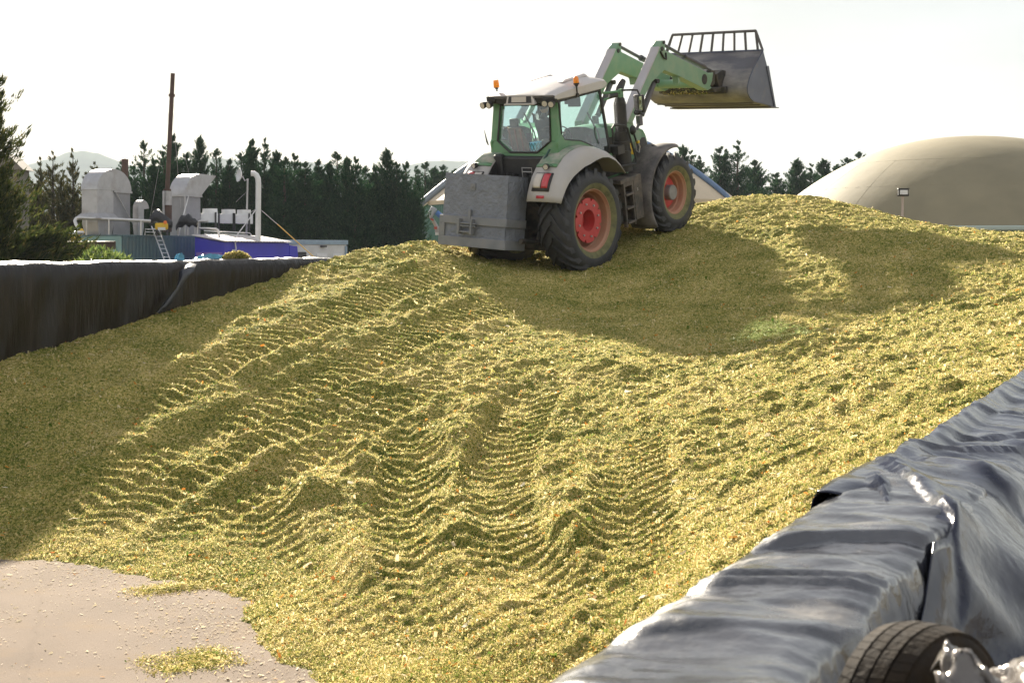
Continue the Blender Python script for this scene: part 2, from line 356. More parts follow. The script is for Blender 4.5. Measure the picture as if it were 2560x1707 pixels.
def silage_mat():
    m = bpy.data.materials.new('chopped_maize'); m.use_nodes = True; t = m.node_tree; b = t.nodes['Principled BSDF']
    b.inputs['Roughness'].default_value = .9; b.inputs['Specular IOR Level'].default_value = .03
    tcn = N(t, 'ShaderNodeTexCoord'); v = tcn.outputs['Object']
    vo = N(t, 'ShaderNodeTexVoronoi'); vo.inputs['Scale'].default_value = 42; t.links.new(v, vo.inputs['Vector'])
    mpv = N(t, 'ShaderNodeMapping'); mpv.inputs['Scale'].default_value = (1, .45, 1); mpv.inputs['Rotation'].default_value = (0, 0, .6); t.links.new(v, mpv.inputs['Vector'])
    vo2 = N(t, 'ShaderNodeTexVoronoi'); vo2.inputs['Scale'].default_value = 70; t.links.new(mpv.outputs['Vector'], vo2.inputs['Vector'])
    sep = N(t, 'ShaderNodeSeparateColor'); t.links.new(vo.outputs['Color'], sep.inputs['Color'])
    sep2 = N(t, 'ShaderNodeSeparateColor'); t.links.new(vo2.outputs['Color'], sep2.inputs['Color'])
    n1 = N(t, 'ShaderNodeTexNoise'); n1.inputs['Scale'].default_value = 1.1; n1.inputs['Detail'].default_value = 5; t.links.new(v, n1.inputs['Vector'])
    a1 = N(t, 'ShaderNodeMath', operation='MULTIPLY_ADD'); a1.inputs[1].default_value = .5; t.links.new(sep.outputs['Red'], a1.inputs[0])
    a2 = N(t, 'ShaderNodeMath', operation='MULTIPLY'); a2.inputs[1].default_value = .5; t.links.new(sep2.outputs['Green'], a2.inputs[0]); t.links.new(a2.outputs['Value'], a1.inputs[2])
    a3 = N(t, 'ShaderNodeMath', operation='MULTIPLY_ADD'); a3.inputs[1].default_value = .9; t.links.new(n1.outputs['Fac'], a3.inputs[0])
    a4 = N(t, 'ShaderNodeMath', operation='SUBTRACT'); a4.inputs[1].default_value = .45; t.links.new(a1.outputs['Value'], a4.inputs[0]); t.links.new(a4.outputs['Value'], a3.inputs[2])
    rp = N(t, 'ShaderNodeValToRGB'); t.links.new(a3.outputs['Value'], rp.inputs['Fac'])
    els = [(0.0, (.08, .12, .02)), (.3, (.19, .205, .05)), (.55, (.38, .335, .095)), (.8, (.58, .46, .17)), (1.0, (.71, .57, .28))]
    while len(rp.color_ramp.elements) < len(els): rp.color_ramp.elements.new(.5)
    for e, (p, c) in zip(rp.color_ramp.elements, els): e.position = p; e.color = (*c, 1)
    t.links.new(rp.outputs['Color'], b.inputs['Base Color'])
    bp = N(t, 'ShaderNodeBump'); bp.inputs['Distance'].default_value = .03; bp.inputs['Strength'].default_value = .9
    bh = N(t, 'ShaderNodeMath', operation='ADD'); t.links.new(vo.outputs['Distance'], bh.inputs[0]); t.links.new(vo2.outputs['Distance'], bh.inputs[1])
    t.links.new(bh.outputs['Value'], bp.inputs['Height']); t.links.new(bp.outputs['Normal'], b.inputs['Normal'])
    return m
M_SIL = silage_mat()
A0, A1, T0, T1, ST = 1.18, 14.42, 6.2, 43.0, .028
ga = np.arange(A0, A1, ST); gt = np.arange(T0, T1, ST)
GA, GT = np.meshgrid(ga, gt, indexing='ij')
GH = heap_height(GA, GT)
# trim: keep what is above the floor
GX, GY = b2w(GA, GT)
GZ = np.where(GH > -.05, GH, -.05)
keepv = GH > -.04
Fq = grid_faces(len(ga), len(gt))
kf = keepv.ravel()[Fq].any(1); Fq = Fq[kf]
used = np.unique(Fq); remap = np.full(GA.size, -1); remap[used] = np.arange(len(used))
heap = np_mesh('silage_heap', np.stack([GX.ravel()[used], GY.ravel()[used], GZ.ravel()[used]], 1), remap[Fq][:, ::-1], M_SIL)
tag(heap, 'great ramp of chopped yellow-green maize silage filling the bunker, printed with tyre tracks', 'silage', kind='stuff')
def heap_z(a, t):
    i = np.clip(((np.asarray(a) - A0) / ST).astype(int), 0, len(ga) - 1); j = np.clip(((np.asarray(t) - T0) / ST).astype(int), 0, len(gt) - 1)
    return GH[i, j]

# loose chopped pieces lying on the heap: thin flakes of leaf and stalk
M_FLK = leaf_mat('maize_flakes', [(0, (.085, .15, .025)), (.25, (.24, .245, .062)), (.46, (.46, .39, .135)), (.72, (.68, .55, .25)), (1, (.80, .69, .43))], .5, patch=.65)
M_FLO = leaf_mat('orange_flakes', [(0, (.55, .20, .035)), (.5, (.68, .33, .07)), (1, (.42, .14, .05))], .4)
M_HUSK = leaf_mat('maize_husk', [(0, (.62, .52, .33)), (.6, (.75, .68, .52)), (.9, (.8, .74, .62)), (1, (.62, .30, .08))], .3)
def flakes(name, x, y, z, length, width, mats, parent=None, tilt=.5, seed=0, curl=False):
    r = np.random.RandomState(seed); n = len(x)
    az = r.rand(n) * 2 * np.pi; el = r.normal(0, tilt, n); ro = r.normal(0, .6, n)
    d = np.stack([np.cos(az) * np.cos(el), np.sin(az) * np.cos(el), np.sin(el)], 1)
    u = np.stack([-np.sin(az), np.cos(az), 0 * az], 1); nn = np.cross(d, u)
    u = u * np.cos(ro)[:, None] + nn * np.sin(ro)[:, None]
    c = np.stack([x, y, z], 1); L = (length / 2)[:, None] * d; Wd = (width / 2)[:, None] * u
    tp = (.35 + .65 * r.rand(n))[:, None]
    V = np.stack([c - L - Wd, c - L + Wd, c + L + Wd * tp, c + L - Wd * tp], 1)
    if curl:
        mid = np.cross(d, u) * (length * .18 * r.uniform(-1, 1, n))[:, None]
        V = np.stack([V[:, 0], V[:, 1], c + Wd * 1.2 + mid, c - Wd * 1.2 + mid, V[:, 2], V[:, 3]], 1).reshape(-1, 3)
        b_ = np.arange(n)[:, None] * 6
        Fc = np.concatenate([b_ + np.array([0, 1, 2, 3]), b_ + np.array([3, 2, 4, 5])], 0)
        return np_mesh(name, V, Fc, mats, parent, smooth=False)
    return np_mesh(name, V.reshape(-1, 3), np.arange(n * 4).reshape(n, 4), mats, parent, smooth=False)
rs = np.random.RandomState(11)
def scatter(n, dmin, dmax, edge=1.03):
    """random spots on the heap inside the view, as dense per picture area near and far"""
    q = rs.rand(n); yy = 1 / (1 / dmin + q * (1 / dmax - 1 / dmin)); xx = rs.uniform(-edge, edge, n) * .36 * yy
    aa, tt = w2b(xx, yy); k = (aa > A0 + .05) & (aa < A1 - .05) & (tt > T0 + .1) & (tt < T1 - .1)
    aa, tt, xx, yy = aa[k], tt[k], xx[k], yy[k]; zz = heap_z(aa, tt); k = zz > .0
    return xx[k], yy[k], zz[k]
fx, fy, fz = scatter(1150000, 8.3, 36)
fl = np.clip(np.exp(rs.normal(-4.55, .55, len(fx))) * (fy / 10) ** .6, .005, .10)
chaff = flakes('chaff', fx, fy, fz + .003 + rs.rand(len(fx)) * .012, fl, fl * rs.uniform(.14, .45, len(fx)), M_FLK, heap, tilt=.8, seed=1)
chaff['kind'] = 'stuff'
fx, fy, fz = scatter(7000, 8.3, 34)
fl = np.clip(np.exp(rs.normal(-4.1, .5, len(fx))) * (fy / 10) ** .6, .008, .06)
ogr = flakes('grain_pieces', fx, fy, fz + .012, fl, fl * rs.uniform(.3, .7, len(fx)), M_FLO, heap, tilt=.6, seed=6); ogr['kind'] = 'stuff'
fx, fy, fz = scatter(650, 8.3, 34)
fl = np.clip(np.exp(rs.normal(-2.9, .4, len(fx))), .03, .22)
husk = flakes('husk_pieces', fx, fy, fz + .012, fl, fl * rs.uniform(.15, .35, len(fx)), M_HUSK, heap, tilt=.25, seed=2, curl=True)
husk['kind'] = 'stuff'

# ------------------------------------------------------------------ ground and bunker floor
M_GRD = mat('packed_earth', (.20, .16, .11), 1.0, spec=0.0, var=.35, vscale=.6, dust=(.12, .13, .05), dust_amt=.4, dust_scale=.35, bump=.03, bscale=6)
al = [-5000, -1500, -400, -120, -40, -15, -6, -3.5, -2, -1, -.4, 0, .3, .55, .66, .70, 1.0, 14.5, 14.78, 14.82, 16, 20, 30, 45, 60, 90, 140, 250, 500, 1500, 5000]
tl = [-5000, -1500, -400, -100, -30, -10, -2, 0, 2, 4, 7, 10, 15, 20, 26, 32, 38, 44, 46, 50, 56, 65, 80, 110, 160, 250, 500, 1500, 5000]
GV = []
for a in al:
    row = []
    for t_ in tl:
        x, y = b2w(a, t_)
        if a <= .66: z = 1.55 + .05 * math.sin(t_ * 1.7 + a * 3) if a > -6 else .6 + .95 * max(0, 1 - (-6 - a) / 9)
        elif a >= 14.82: z = .6 if a < 25 else .9
        else: z = -.06
        if t_ >= 46: z = .9
        row.append((x, y, z))
    GV.append(row)
ground = MB().sheet(GV).build('ground', M_GRD, smooth=0, fix=False); tag(ground, kind='structure')
me = ground.data
if me.polygons[0].normal.z < 0: me.flip_normals()

def floor_mat():
    m = mat('worn_concrete', (.19, .153, .124), .9, spec=.04, var=.14, vscale=.9, dust=(.22, .16, .10), dust_amt=.22, dust_scale=1.7, bump=.004, bscale=60)
    t = m.node_tree; b = t.nodes['Principled BSDF']; src = b.inputs['Base Color'].links[0].from_socket
    tcn = N(t, 'ShaderNodeTexCoord'); wv = N(t, 'ShaderNodeTexVoronoi'); wv.feature = 'DISTANCE_TO_EDGE'; wv.inputs['Scale'].default_value = .16
    nz_ = N(t, 'ShaderNodeTexNoise'); nz_.inputs['Scale'].default_value = 1.3; nz_.inputs['Detail'].default_value = 6; t.links.new(tcn.outputs['Object'], nz_.inputs['Vector'])
    ad = N(t, 'ShaderNodeMix', data_type='RGBA', blend_type='ADD'); ad.inputs['Factor'].default_value = .35; t.links.new(tcn.outputs['Object'], ad.inputs['A']); t.links.new(nz_.outputs['Color'], ad.inputs['B'])
    t.links.new(ad.outputs['Result'], wv.inputs['Vector'])
    mr = N(t, 'ShaderNodeMapRange'); mr.inputs['From Max'].default_value = .0035; mr.inputs['To Min'].default_value = .93; t.links.new(wv.outputs['Distance'], mr.inputs['Value'])
    mu = N(t, 'ShaderNodeVectorMath', operation='SCALE'); t.links.new(src, mu.inputs[0]); t.links.new(mr.outputs['Result'], mu.inputs['Scale']); t.links.new(mu.outputs['Vector'], b.inputs['Base Color'])
    return m
fm = MB(); fr = []
for a in np.linspace(.9, 14.6, 8): fr.append([(*b2w(a, t_), 0.0) for t_ in np.linspace(-3, 45.5, 12)])
floor = fm.sheet(fr).build('concrete_floor', floor_mat(), smooth=0); tag(floor, kind='structure')
# straw litter on the floor
n = 34000; yy = rs.uniform(8.5, 15.5, n); xx = rs.uniform(-.4, .05, n) * yy
den = vnoise(xx * 1.1, yy * 1.1, 14) + .6 * vnoise(xx * 3.1, yy * 3.1, 15)
aa, tt = w2b(xx, yy); hz = heap_base(aa, tt)
k = (rs.rand(n) < np.clip(.10 + 1.6 * (den - .05), .035, .9) + .8 * sstep(-.25, 0, hz)) & (aa < 14)
xx, yy = xx[k], yy[k]; fl = np.clip(np.exp(rs.normal(-4.3, .5, len(xx))), .005, .08)
lit = flakes('straw_litter', xx, yy, np.full(len(xx), .008), fl, fl * rs.uniform(.2, .5, len(xx)), M_HUSK, tilt=.12, seed=3)
tag(lit, 'pale chopped straw bits strewn over the bare concrete floor', 'straw', kind='stuff')
# two thin drifts left on the concrete
def drift(name, label, pts, wd, hgt, seed):
    P = []; r_ = np.random.RandomState(seed)
    L = np.array(pts, float); m_ = 46; u = np.linspace(0, len(L) - 1, m_); ii = np.clip(u.astype(int), 0, len(L) - 2); f_ = u - ii
    cx = L[ii, 0] * (1 - f_) + L[ii + 1, 0] * f_; cy = L[ii, 1] * (1 - f_) + L[ii + 1, 1] * f_
    tx, ty = np.gradient(cx), np.gradient(cy); ln = np.hypot(tx, ty); nx, ny = -ty / ln, tx / ln
    q = np.linspace(-1, 1, 19); X = cx[:, None] + nx[:, None] * q * wd; Y = cy[:, None] + ny[:, None] * q * wd
    env = np.sin(np.linspace(0, np.pi, m_))[:, None] ** .6
    Z = hgt * env * (1 - q ** 2) * (.7 + 1.6 * vnoise(X * 5, Y * 5, seed) + 1.0 * vnoise(X * 14, Y * 14, seed + 1)) - .012
    o = np_mesh(name, np.stack([X.ravel(), Y.ravel(), Z.ravel()], 1), grid_faces(m_, 19), M_SIL)
    tag(o, label, 'silage', kind='stuff')
    k_ = 4200; s1 = r_.randint(0, m_, k_); s2 = r_.randint(0, 19, k_); jx = r_.normal(0, .06, k_); jy = r_.normal(0, .06, k_)
    f2 = np.clip(np.exp(r_.normal(-4.4, .5, k_)), .005, .06)
    c_ = flakes('chaff', X[s1, s2] + jx, Y[s1, s2] + jy, np.maximum(Z[s1, s2], 0) + .01, f2, f2 * r_.uniform(.2, .45, k_), M_FLK, o, seed=seed); c_['kind'] = 'stuff'
drift('silage_drift', 'narrow streak of spilled silage on the concrete beside the heap toe', [(-3.35, 12.5), (-2.95, 12.75), (-2.5, 12.95)], .17, .055, 3)
drift('silage_drift', 'flat patch of spilled silage at the bottom edge of the concrete', [(-2.62, 10.25), (-2.35, 10.45), (-2.1, 10.6)], .26, .03, 5)
# ------------------------------------------------------------------ bunker walls and plastic covers
M_CONC = mat('wall_concrete', (.30, .25, .19), .9, var=.2, vscale=1.5, bump=.006, bscale=25)
def plastic(name, rough=.24, dust=.25, dcol=(.10, .085, .07), wr=.02, ws=5.0, stretch=None, col=(.014, .016, .026)):
    return mat(name, col, rough, var=.3, vscale=4, dust=dcol, dust_amt=dust, dust_scale=3.0, bump=wr, bscale=ws, bdetail=5, spec=1.0, stretch=stretch)
M_PL = mat('black_plastic', (.011, .008, .0065), .30, var=.3, vscale=4, dust=(.05, .034, .024), dust_amt=.2, dust_scale=2.0, bump=.022, bscale=5, bdetail=6, spec=.32, stretch=(2.4, 2.4, .4))
M_PR = plastic('black_plastic_near', .17, .2, (.13, .115, .10), wr=.008, ws=11, col=(.035, .037, .046))
M_PD = plastic('black_plastic_drape', .17, .04, (.06, .05, .045), wr=.010, ws=6, col=(.010, .013, .028))

def wall_box(name, label, a0, a1, t0, t1, h):
    m_ = MB(); P = [(*b2w(a, t_), z) for z in (-.1, h) for a, t_ in ((a0, t0), (a1, t0), (a1, t1), (a0, t1))]
    o = m_.hexa(P).build(name, M_CONC, smooth=0, bevel=.015); return tag(o, label, 'wall')
wall_box('bunker_wall', 'concrete side wall of the bunker under black plastic, beside the yard of ducts', WALL_L + .06, WALL_L + .42, 2, 44, H_L - .03)
wall_box('bunker_wall', 'near concrete bunker wall whose end peeps out under the lifted black plastic', .78, 1.18, -.5, 44, H_R - .2)

# left cover: drapes over the far wall, face wrinkled where it hangs
tA = np.arange(3.0, 44, .05); prof = [(WALL_L + .75, .62), (WALL_L + .62, 1.2), (WALL_L + .50, 2.3), (WALL_L + .47, H_L - .05), (WALL_L + .43, H_L + .01), (WALL_L + .30, H_L + .035), (WALL_L + .14, H_L + .03), (WALL_L + .04, H_L + .005), (WALL_L, H_L - .06)]
down = [(WALL_L - .015 - .02 * k / 30, H_L - .06 - (H_L - .02) * k / 30) for k in range(1, 31)]
prof = np.array(prof + down); q = np.arange(len(prof))
TT, QQ = np.meshgrid(tA, q, indexing='ij'); PA = prof[QQ, 0]; PH = prof[QQ, 1]
dep = np.clip((H_L - PH) / 1.6, 0, 1) * (QQ >= 7)
wr = .06 * fbm(TT * 2.4 + .8 * (H_L - PH), PH * .55, 4, 2) + .045 * np.abs(vnoise(TT * 5 + 2.2 * PH, PH * 1.3, 5)) * dep
wr2 = .045 * np.maximum(0, vnoise(TT * 1.1 + PH * .9, PH * .7, 8))
top = (QQ < 8)
PA2 = PA - np.where(top, 0, (wr + wr2) * (.25 + dep)) 
PH2 = PH + np.where(top & (QQ > 2), .035 * fbm(TT * 1.6, QQ * .5, 4, 3) + .02 * vnoise(TT * 6 + QQ, QQ * .8, 4) + .02 * np.sin(TT * .37), 0)
X, Y = b2w(PA2, TT)
lc = np_mesh('plastic_cover', np.stack([X.ravel(), Y.ravel(), PH2.ravel()], 1), grid_faces(len(tA), len(q)), M_PL)
tag(lc, 'long black plastic sheet hanging over the wall on the far side of the silage', 'plastic sheet')
# loose strip of film hanging down the left cover
def strip(name, label, path, wd, M_):
    P = []
    for i, p in enumerate(path):
        f = i / (len(path) - 1); wv = wd * (.8 + .4 * math.sin(i * 1.7)) * (1 - .6 * f)
        P.append([(p[0] - wv * .9, p[1] - .03, p[2]), (p[0], p[1] - .07 - .02 * math.sin(i * 2.1), p[2] + .03), (p[0] + wv, p[1] - .02, p[2] + .01)])
    o = MB().sheet(P).build(name, M_, smooth=60, solid=.004, fix=False); return tag(o, label, 'plastic strip')
def on_left(px, py, off=.05):
    r = (px - 1280) / FP; y = (WALL_L - off) / (-r * CB + SB); p = at(px, py, y); return (p.x, p.y, p.z)
strip('film_strip', 'torn bluish strip of film hanging diagonally down the dark wall cover', [on_left(478, 662, .06), on_left(466, 680, .14), on_left(456, 700, .14), on_left(446, 722, .14), on_left(432, 742, .12), on_left(414, 765, .12), on_left(395, 786, .1)], .11, plastic('blue_grey_film', .5, .2, (.06, .065, .08), wr=.02, ws=7, col=(.012, .015, .026)))

# right covers: near one lies tight on the wall top, the next one is thrown over it
def right_cover(name, label, tlo, thi, prof_f, disp_f, M_, st=.018, nq=110, tshift=None):
    ts = np.arange(0, 1.0001, st / (thi - tlo)); qs = np.linspace(0, 1, nq)
    Tn, Q = np.meshgrid(ts, qs, indexing='ij')
    pr = np.array(prof_f); cum = np.r_[0, np.cumsum(np.hypot(*np.diff(pr, axis=0).T))]; cum /= cum[-1]
    a = np.interp(Q, cum, pr[:, 0]); h = np.interp(Q, cum, pr[:, 1])
    t_ = tlo + (thi - tlo) * Tn
    if tshift is not None: t_ = t_ + tshift(Q) * (1 - Tn) ** 2
    a, h, t_ = disp_f(a, h, t_, Q, Tn)
    X, Y = b2w(a, t_)
    o = np_mesh(name, np.stack([X.ravel(), Y.ravel(), h.ravel()], 1), grid_faces(len(ts), nq), M_)
    sd = o.modifiers.new('solid', 'SOLIDIFY'); sd.thickness = .004; sd.offset = 0
    return tag(o, label, 'plastic sheet')
def fold(t_, a, t0, slope, amp, w1, w2):
    d = t_ - t0 - slope * (a - .97)
    return amp * np.where(d < 0, np.exp(-(d / w1) ** 2), np.exp(-(d / w2) ** 2))
def dispA(a, h, t_, Q, Tn):
    topm = sstep(1.5, 1.9, h)
    z = .014 * fbm(t_ * 2.2 + a * .8, a * 1.2, 4, 1) + .007 * vnoise(t_ * 9 + a * 2.5, a * 2, 2) + .004 * vnoise(t_ * 20 + a * 3, a * 3.1, 6) + .034 * (.5 - np.abs(vnoise(t_ * 2.1 + .7 * a, a * .8, 3)) * 2) + .016 * (.5 - np.abs(vnoise(t_ * 7.3 - 1.2 * a, a * 1.7, 8)) * 2) + .005 * (.5 - np.abs(vnoise(t_ * 13 + 6 * a, a * 5, 9)) * 2)
    z = z + fold(t_, a, 4.28, -.55, .026, .018, .20) + fold(t_, a, 3.72, -.35, .024, .018, .10) + fold(t_, a, 3.62, -.22, .018, .015, .05) + fold(t_, a, 3.15, -.5, .012, .02, .10) + fold(t_, a, 2.55, .5, .018, .03, .15) + fold(t_, a, 2.2, .9, .02, .03, .12)
    z = z + .034 * worley(t_ * 1.7 + .9 * a, a * 1.1 + .5 * t_, 1) + .014 * worley(t_ * 4.3 - 1.1 * a, a * 2.3 + t_, 3)
    side = Q > .62
    a2 = a - np.where(a < .80, .03 * fbm(t_ * 5, h * 2, 3, 4) + .025 * np.abs(vnoise(t_ * 9 + h * 3, h * 2, 5)), 0)
    return a2, h + z * topm * (.35 + .65 * sstep(1.22, 1.12, a)), t_
pA = [(1.27, 1.0), (1.235, 1.9), (1.225, 2.06), (1.205, 2.10), (1.0, 2.108), (.80, 2.105), (.735, 2.085), (.715, 2.03), (.68, 1.8), (.60, 1.56)]
right_cover('plastic_cover', 'dusty black plastic stretched over the near wall top, crossed by sharp creases', .9, 5.6, pA, dispA, M_PR)
def dispB(a, h, t_, Q, Tn):
    lift = np.exp(-((t_ - 5.0 + 1.9 * (1.2 - a)) / .55) ** 2)
    big = .015 * lift * (h > 2.0)
    z = .04 * (.5 - np.abs(vnoise(t_ * 1.7 + 1.5 * a, a * 1.1, 12)) * 2) + .018 * (.5 - np.abs(vnoise(t_ * 5.3 - 2 * a, a * 2.2, 13)) * 2) + big + .022 * fbm(t_ * 1.3 + a, a * 1.5, 4, 5) + .012 * vnoise(t_ * 6 + 3 * a, a * 3, 7)
    z = z + fold(t_, a, 4.98, 3.6, .05, .05, .09) * sstep(1.2, 1.0, a) + fold(t_, a, 5.45, 2.6, .035, .05, .2) + fold(t_, a, 6.3, 1.2, .025, .05, .25) + fold(t_, a, 7.1, -.8, .028, .03, .25) + fold(t_, a, 8.0, -1.0, .022, .03, .2) + fold(t_, a, 9.2, -1.0, .026, .04, .3) + fold(t_, a, 10.8, -1.1, .022, .04, .25) + fold(t_, a, 12.5, -1.1, .022, .05, .25)
    z = z + .045 * worley(t_ * 1.3 + .9 * a, a * 1.2 + .5 * t_, 2) + .016 * worley(t_ * 3.7 - 1.1 * a, a * 2.3 + t_, 4) - .03 - .14 * sstep(5.2, 7.5, t_)
    s = sstep(.76, .55, a)
    a2 = a - s * (.10 * fbm(t_ * 1.4 + h * .7, h * .8, 3, 6) + .16 * np.abs(vnoise(t_ * 2.2 + h * 2.2, h * .9, 9)) + .05 * np.abs(vnoise(t_ * 5.5 + h * 3, h * 2, 10)) + .12 * worley(t_ * 1.6 + h * 1.5, h * 1.6 - t_ * .4, 6))
    hug = .715 - (2.1 - h) * .13; fr = sstep(0, .10, Tn); a2 = np.where((a < .74) & (h > 1.64), hug * (1 - fr) + a2 * fr, a2)
    return a2, h + z * sstep(1.55, 2.0, h) * (.4 + .6 * sstep(1.25, 1.1, a)) - .06 * np.exp(-(Tn / .02) ** 2) * sstep(.17, .26, Q) * (a > .72) + .03 * fbm(t_ * 1.5, a * 1.5, 4, 2) * (a < .3), t_
pB = [(1.30, 1.3), (1.27, 1.9), (1.26, 2.09), (1.235, 2.14), (1.0, 2.15), (.78, 2.145), (.70, 2.09), (.63, 1.95), (.52, 1.78), (.38, 1.67), (.15, 1.63), (-.4, 1.62), (-1.2, 1.62), (-2.4, 1.62)]
right_cover('plastic_cover', 'glossy loose black plastic thrown over the wall, its front corner lifted off the creased sheet', 5.08, 16.0, pB, dispB, M_PD, st=.03, nq=130, tshift=lambda Q: -np.interp(Q, [0, .222, .345, .36, 1], [0, 0, 1.2, 1.25, 1.3]))
# far end of the same wall, under its own sheet
def dispC(a, h, t_, Q, Tn):
    return a, h + (.04 * fbm(t_ * 1.1, a * 2, 4, 3) + .03 * fold(t_, a, 18, -1, 1, .1, .3)) * sstep(1.5, 2.0, h), t_
M_PD.node_tree.nodes['Principled BSDF'].inputs['Specular IOR Level'].default_value = .28
right_cover('plastic_cover', 'far length of black plastic on the near wall beyond the glossy loose sheet', 15.6, 43.5, [(x_[0], x_[1] - .13 * (x_[1] > 1.9)) for x_ in pB], dispC, M_PD, st=.08, nq=40)

# old car tyre leaning on the outer side of the wall
M_TYO = mat('old_tyre_rubber', (.024, .020, .017), .85, spec=.12, var=.3, vscale=8, dust=(.04, .027, .015), dust_amt=.45, dust_scale=5, bump=.003, bscale=60)
def old_tyre():
    m_ = MB(); n_ = 96; R0, W_ = .315, .205
    prof = [(.19, -.075), (.205, -.095), (.245, -.108), (.28, -.104), (.300, -.088), (.311, -.06), (.3155, -.02), (.3155, .02), (.311, .06), (.300, .088), (.28, .104), (.245, .108), (.205, .095), (.19, .075), (.185, .05), (.20, .03), (.285, .03), (.285, -.03), (.20, -.03), (.185, -.05)]
    m_.lathe(prof, (0, 0, 0), (1, 0, 0), n_, close=True)
    tr = thing('car_tyre', 'worn brown-dusted car tyre leaning against the wall beside the black plastic', 'tyre')
    m_.build('carcass', M_TYO, tr, smooth=50)
    g = MB()
    for k_ in range(64):     # tread blocks in four ribs
        an = 2 * math.pi * k_ / 64
        for c0, c1, sk in ((-.086, -.046, .035), (-.038, -.003, .015), (.005, .040, -.015), (.048, .088, -.035)):
            da = 2 * math.pi / 64 * .46; P = []
            for rr in (.300, None):
                for x_, o_ in ((c0, -1), (c1, -1), (c1, 1), (c0, 1)):
                    r2 = rr if rr else .3235 - .16 * max(0, abs(x_) - .02) ** 2 * 18
                    ang = an + o_ * da + sk * (x_ - c0) / (c1 - c0); P.append((x_, r2 * math.cos(ang), r2 * math.sin(ang)))
            g.hexa(P)
    g.build('tread', M_TYO, tr, smooth=0)
    return tr
tyre = old_tyre()
tyre.scale = (.8, .8, .8)
tx, ty = b2w(.52, 3.01)
tyre.location = (tx, ty, 1.972); tyre.rotation_euler = (rad(2), rad(-3), rad(-46))
# crumpled shiny film lying by the tyre
def crumple():
    nU, nV = 60, 34; u = np.linspace(0, 1, nU); v = np.linspace(-1, 1, nV); U, V_ = np.meshgrid(u, v, indexing='ij')
    p0, p1 = np.array(at(2345, 1655, 2.62)), np.array(at(2720, 1730, 2.5))
    wd = .09 * (.45 + 1.1 * np.minimum(1, U * 3)) * (1 + .5 * U)
    cx = p0[0] + (p1[0] - p0[0]) * U; cy = p0[1] + (p1[1] - p0[1]) * U + V_ * wd * 1.3; cz = p0[2] + (p1[2] - p0[2]) * U - .05 * V_ ** 2 + .03 * np.sin(U * 9)
    cz = cz + .05 * (.5 - 2 * np.abs(vnoise(U * 4.5 + V_, V_ * 1.6, 3))) + .02 * (.5 - 2 * np.abs(vnoise(U * 9, V_ * 3.2, 5))); cx = cx + .03 * fbm(U * 5, V_ * 2, 2, 8)
    cz = cz - .02
    o = np_mesh('crumpled_film', np.stack([cx.ravel(), cy.ravel(), cz.ravel()], 1), grid_faces(nU, nV), mat('shiny_film', (.16, .145, .135), .18, .3, var=.3, vscale=9, bump=.008, bscale=14))
    sd = o.modifiers.new('solid', 'SOLIDIFY'); sd.thickness = .003
    tag(o, 'small crumpled heap of shiny film catching the sun beside the car tyre', 'plastic film')
crumple()
# blue film and a clump of silage lying on the far wall top
def rag(name, label, pts, wd, hh, M_, cat, seed):
    P = []; r_ = random.Random(seed); n_ = 20
    (x0, y0, z0), (x1, y1, z1) = pts
    for i in range(n_ + 1):
        f = i / n_; e = math.sin(math.pi * min(1, max(0, f))) ** .4; row = []
        for j in range(9):
            g = j / 8 * 2 - 1
            row.append((x0 + (x1 - x0) * f + r_.uniform(-.02, .02), y0 + (y1 - y0) * f + g * wd, z0 + (z1 - z0) * f + hh * e * (1 - g * g) * r_.uniform(.75, 1.1) - .01))
        P.append(row)
    return tag(MB().sheet(P).build(name, M_, smooth=60, fix=False), label, cat)
def top_l(px): r = (px - 1280) / FP; y = (WALL_L + .25) / (-r * CB + SB); return (r * y, y, H_L + .02)
M_BF = mat('blue_film', (.08, .30, .46), .35, var=.25, vscale=5, bump=.03, bscale=6)
rag('blue_film', 'long light-blue film bundle lying on the wall top in front of the purple doors', (top_l(482), top_l(574)), .12, .12, M_BF, 'plastic film', 1)
rag('blue_film', 'small blue film scrap sticking up from the wall top below the ladder', (top_l(437), top_l(461)), .08, .14, M_BF, 'plastic film', 2)
cl_ = rag('silage_clump', 'little pile of chopped silage lying on the wall top beside the blue film', (top_l(556), top_l(624)), .16, .13, M_SIL, 'silage', 3)
r_ = np.random.RandomState(4); k_ = 1500; f_ = r_.rand(k_); p0, p1 = np.array(top_l(556)), np.array(top_l(624)); g_ = r_.uniform(-1, 1, k_)
f2 = np.clip(np.exp(r_.normal(-3.4, .4, k_)), .01, .1)
ch = flakes('chaff', p0[0] + (p1[0] - p0[0]) * f_, p0[1] + (p1[1] - p0[1]) * f_ + g_ * .16, p0[2] + .13 * np.sin(np.pi * f_) ** .4 * (1 - g_ ** 2) + r_.uniform(-.01, .03, k_), f2, f2 * .35, M_FLK, cl_, seed=9); ch['kind'] = 'stuff'
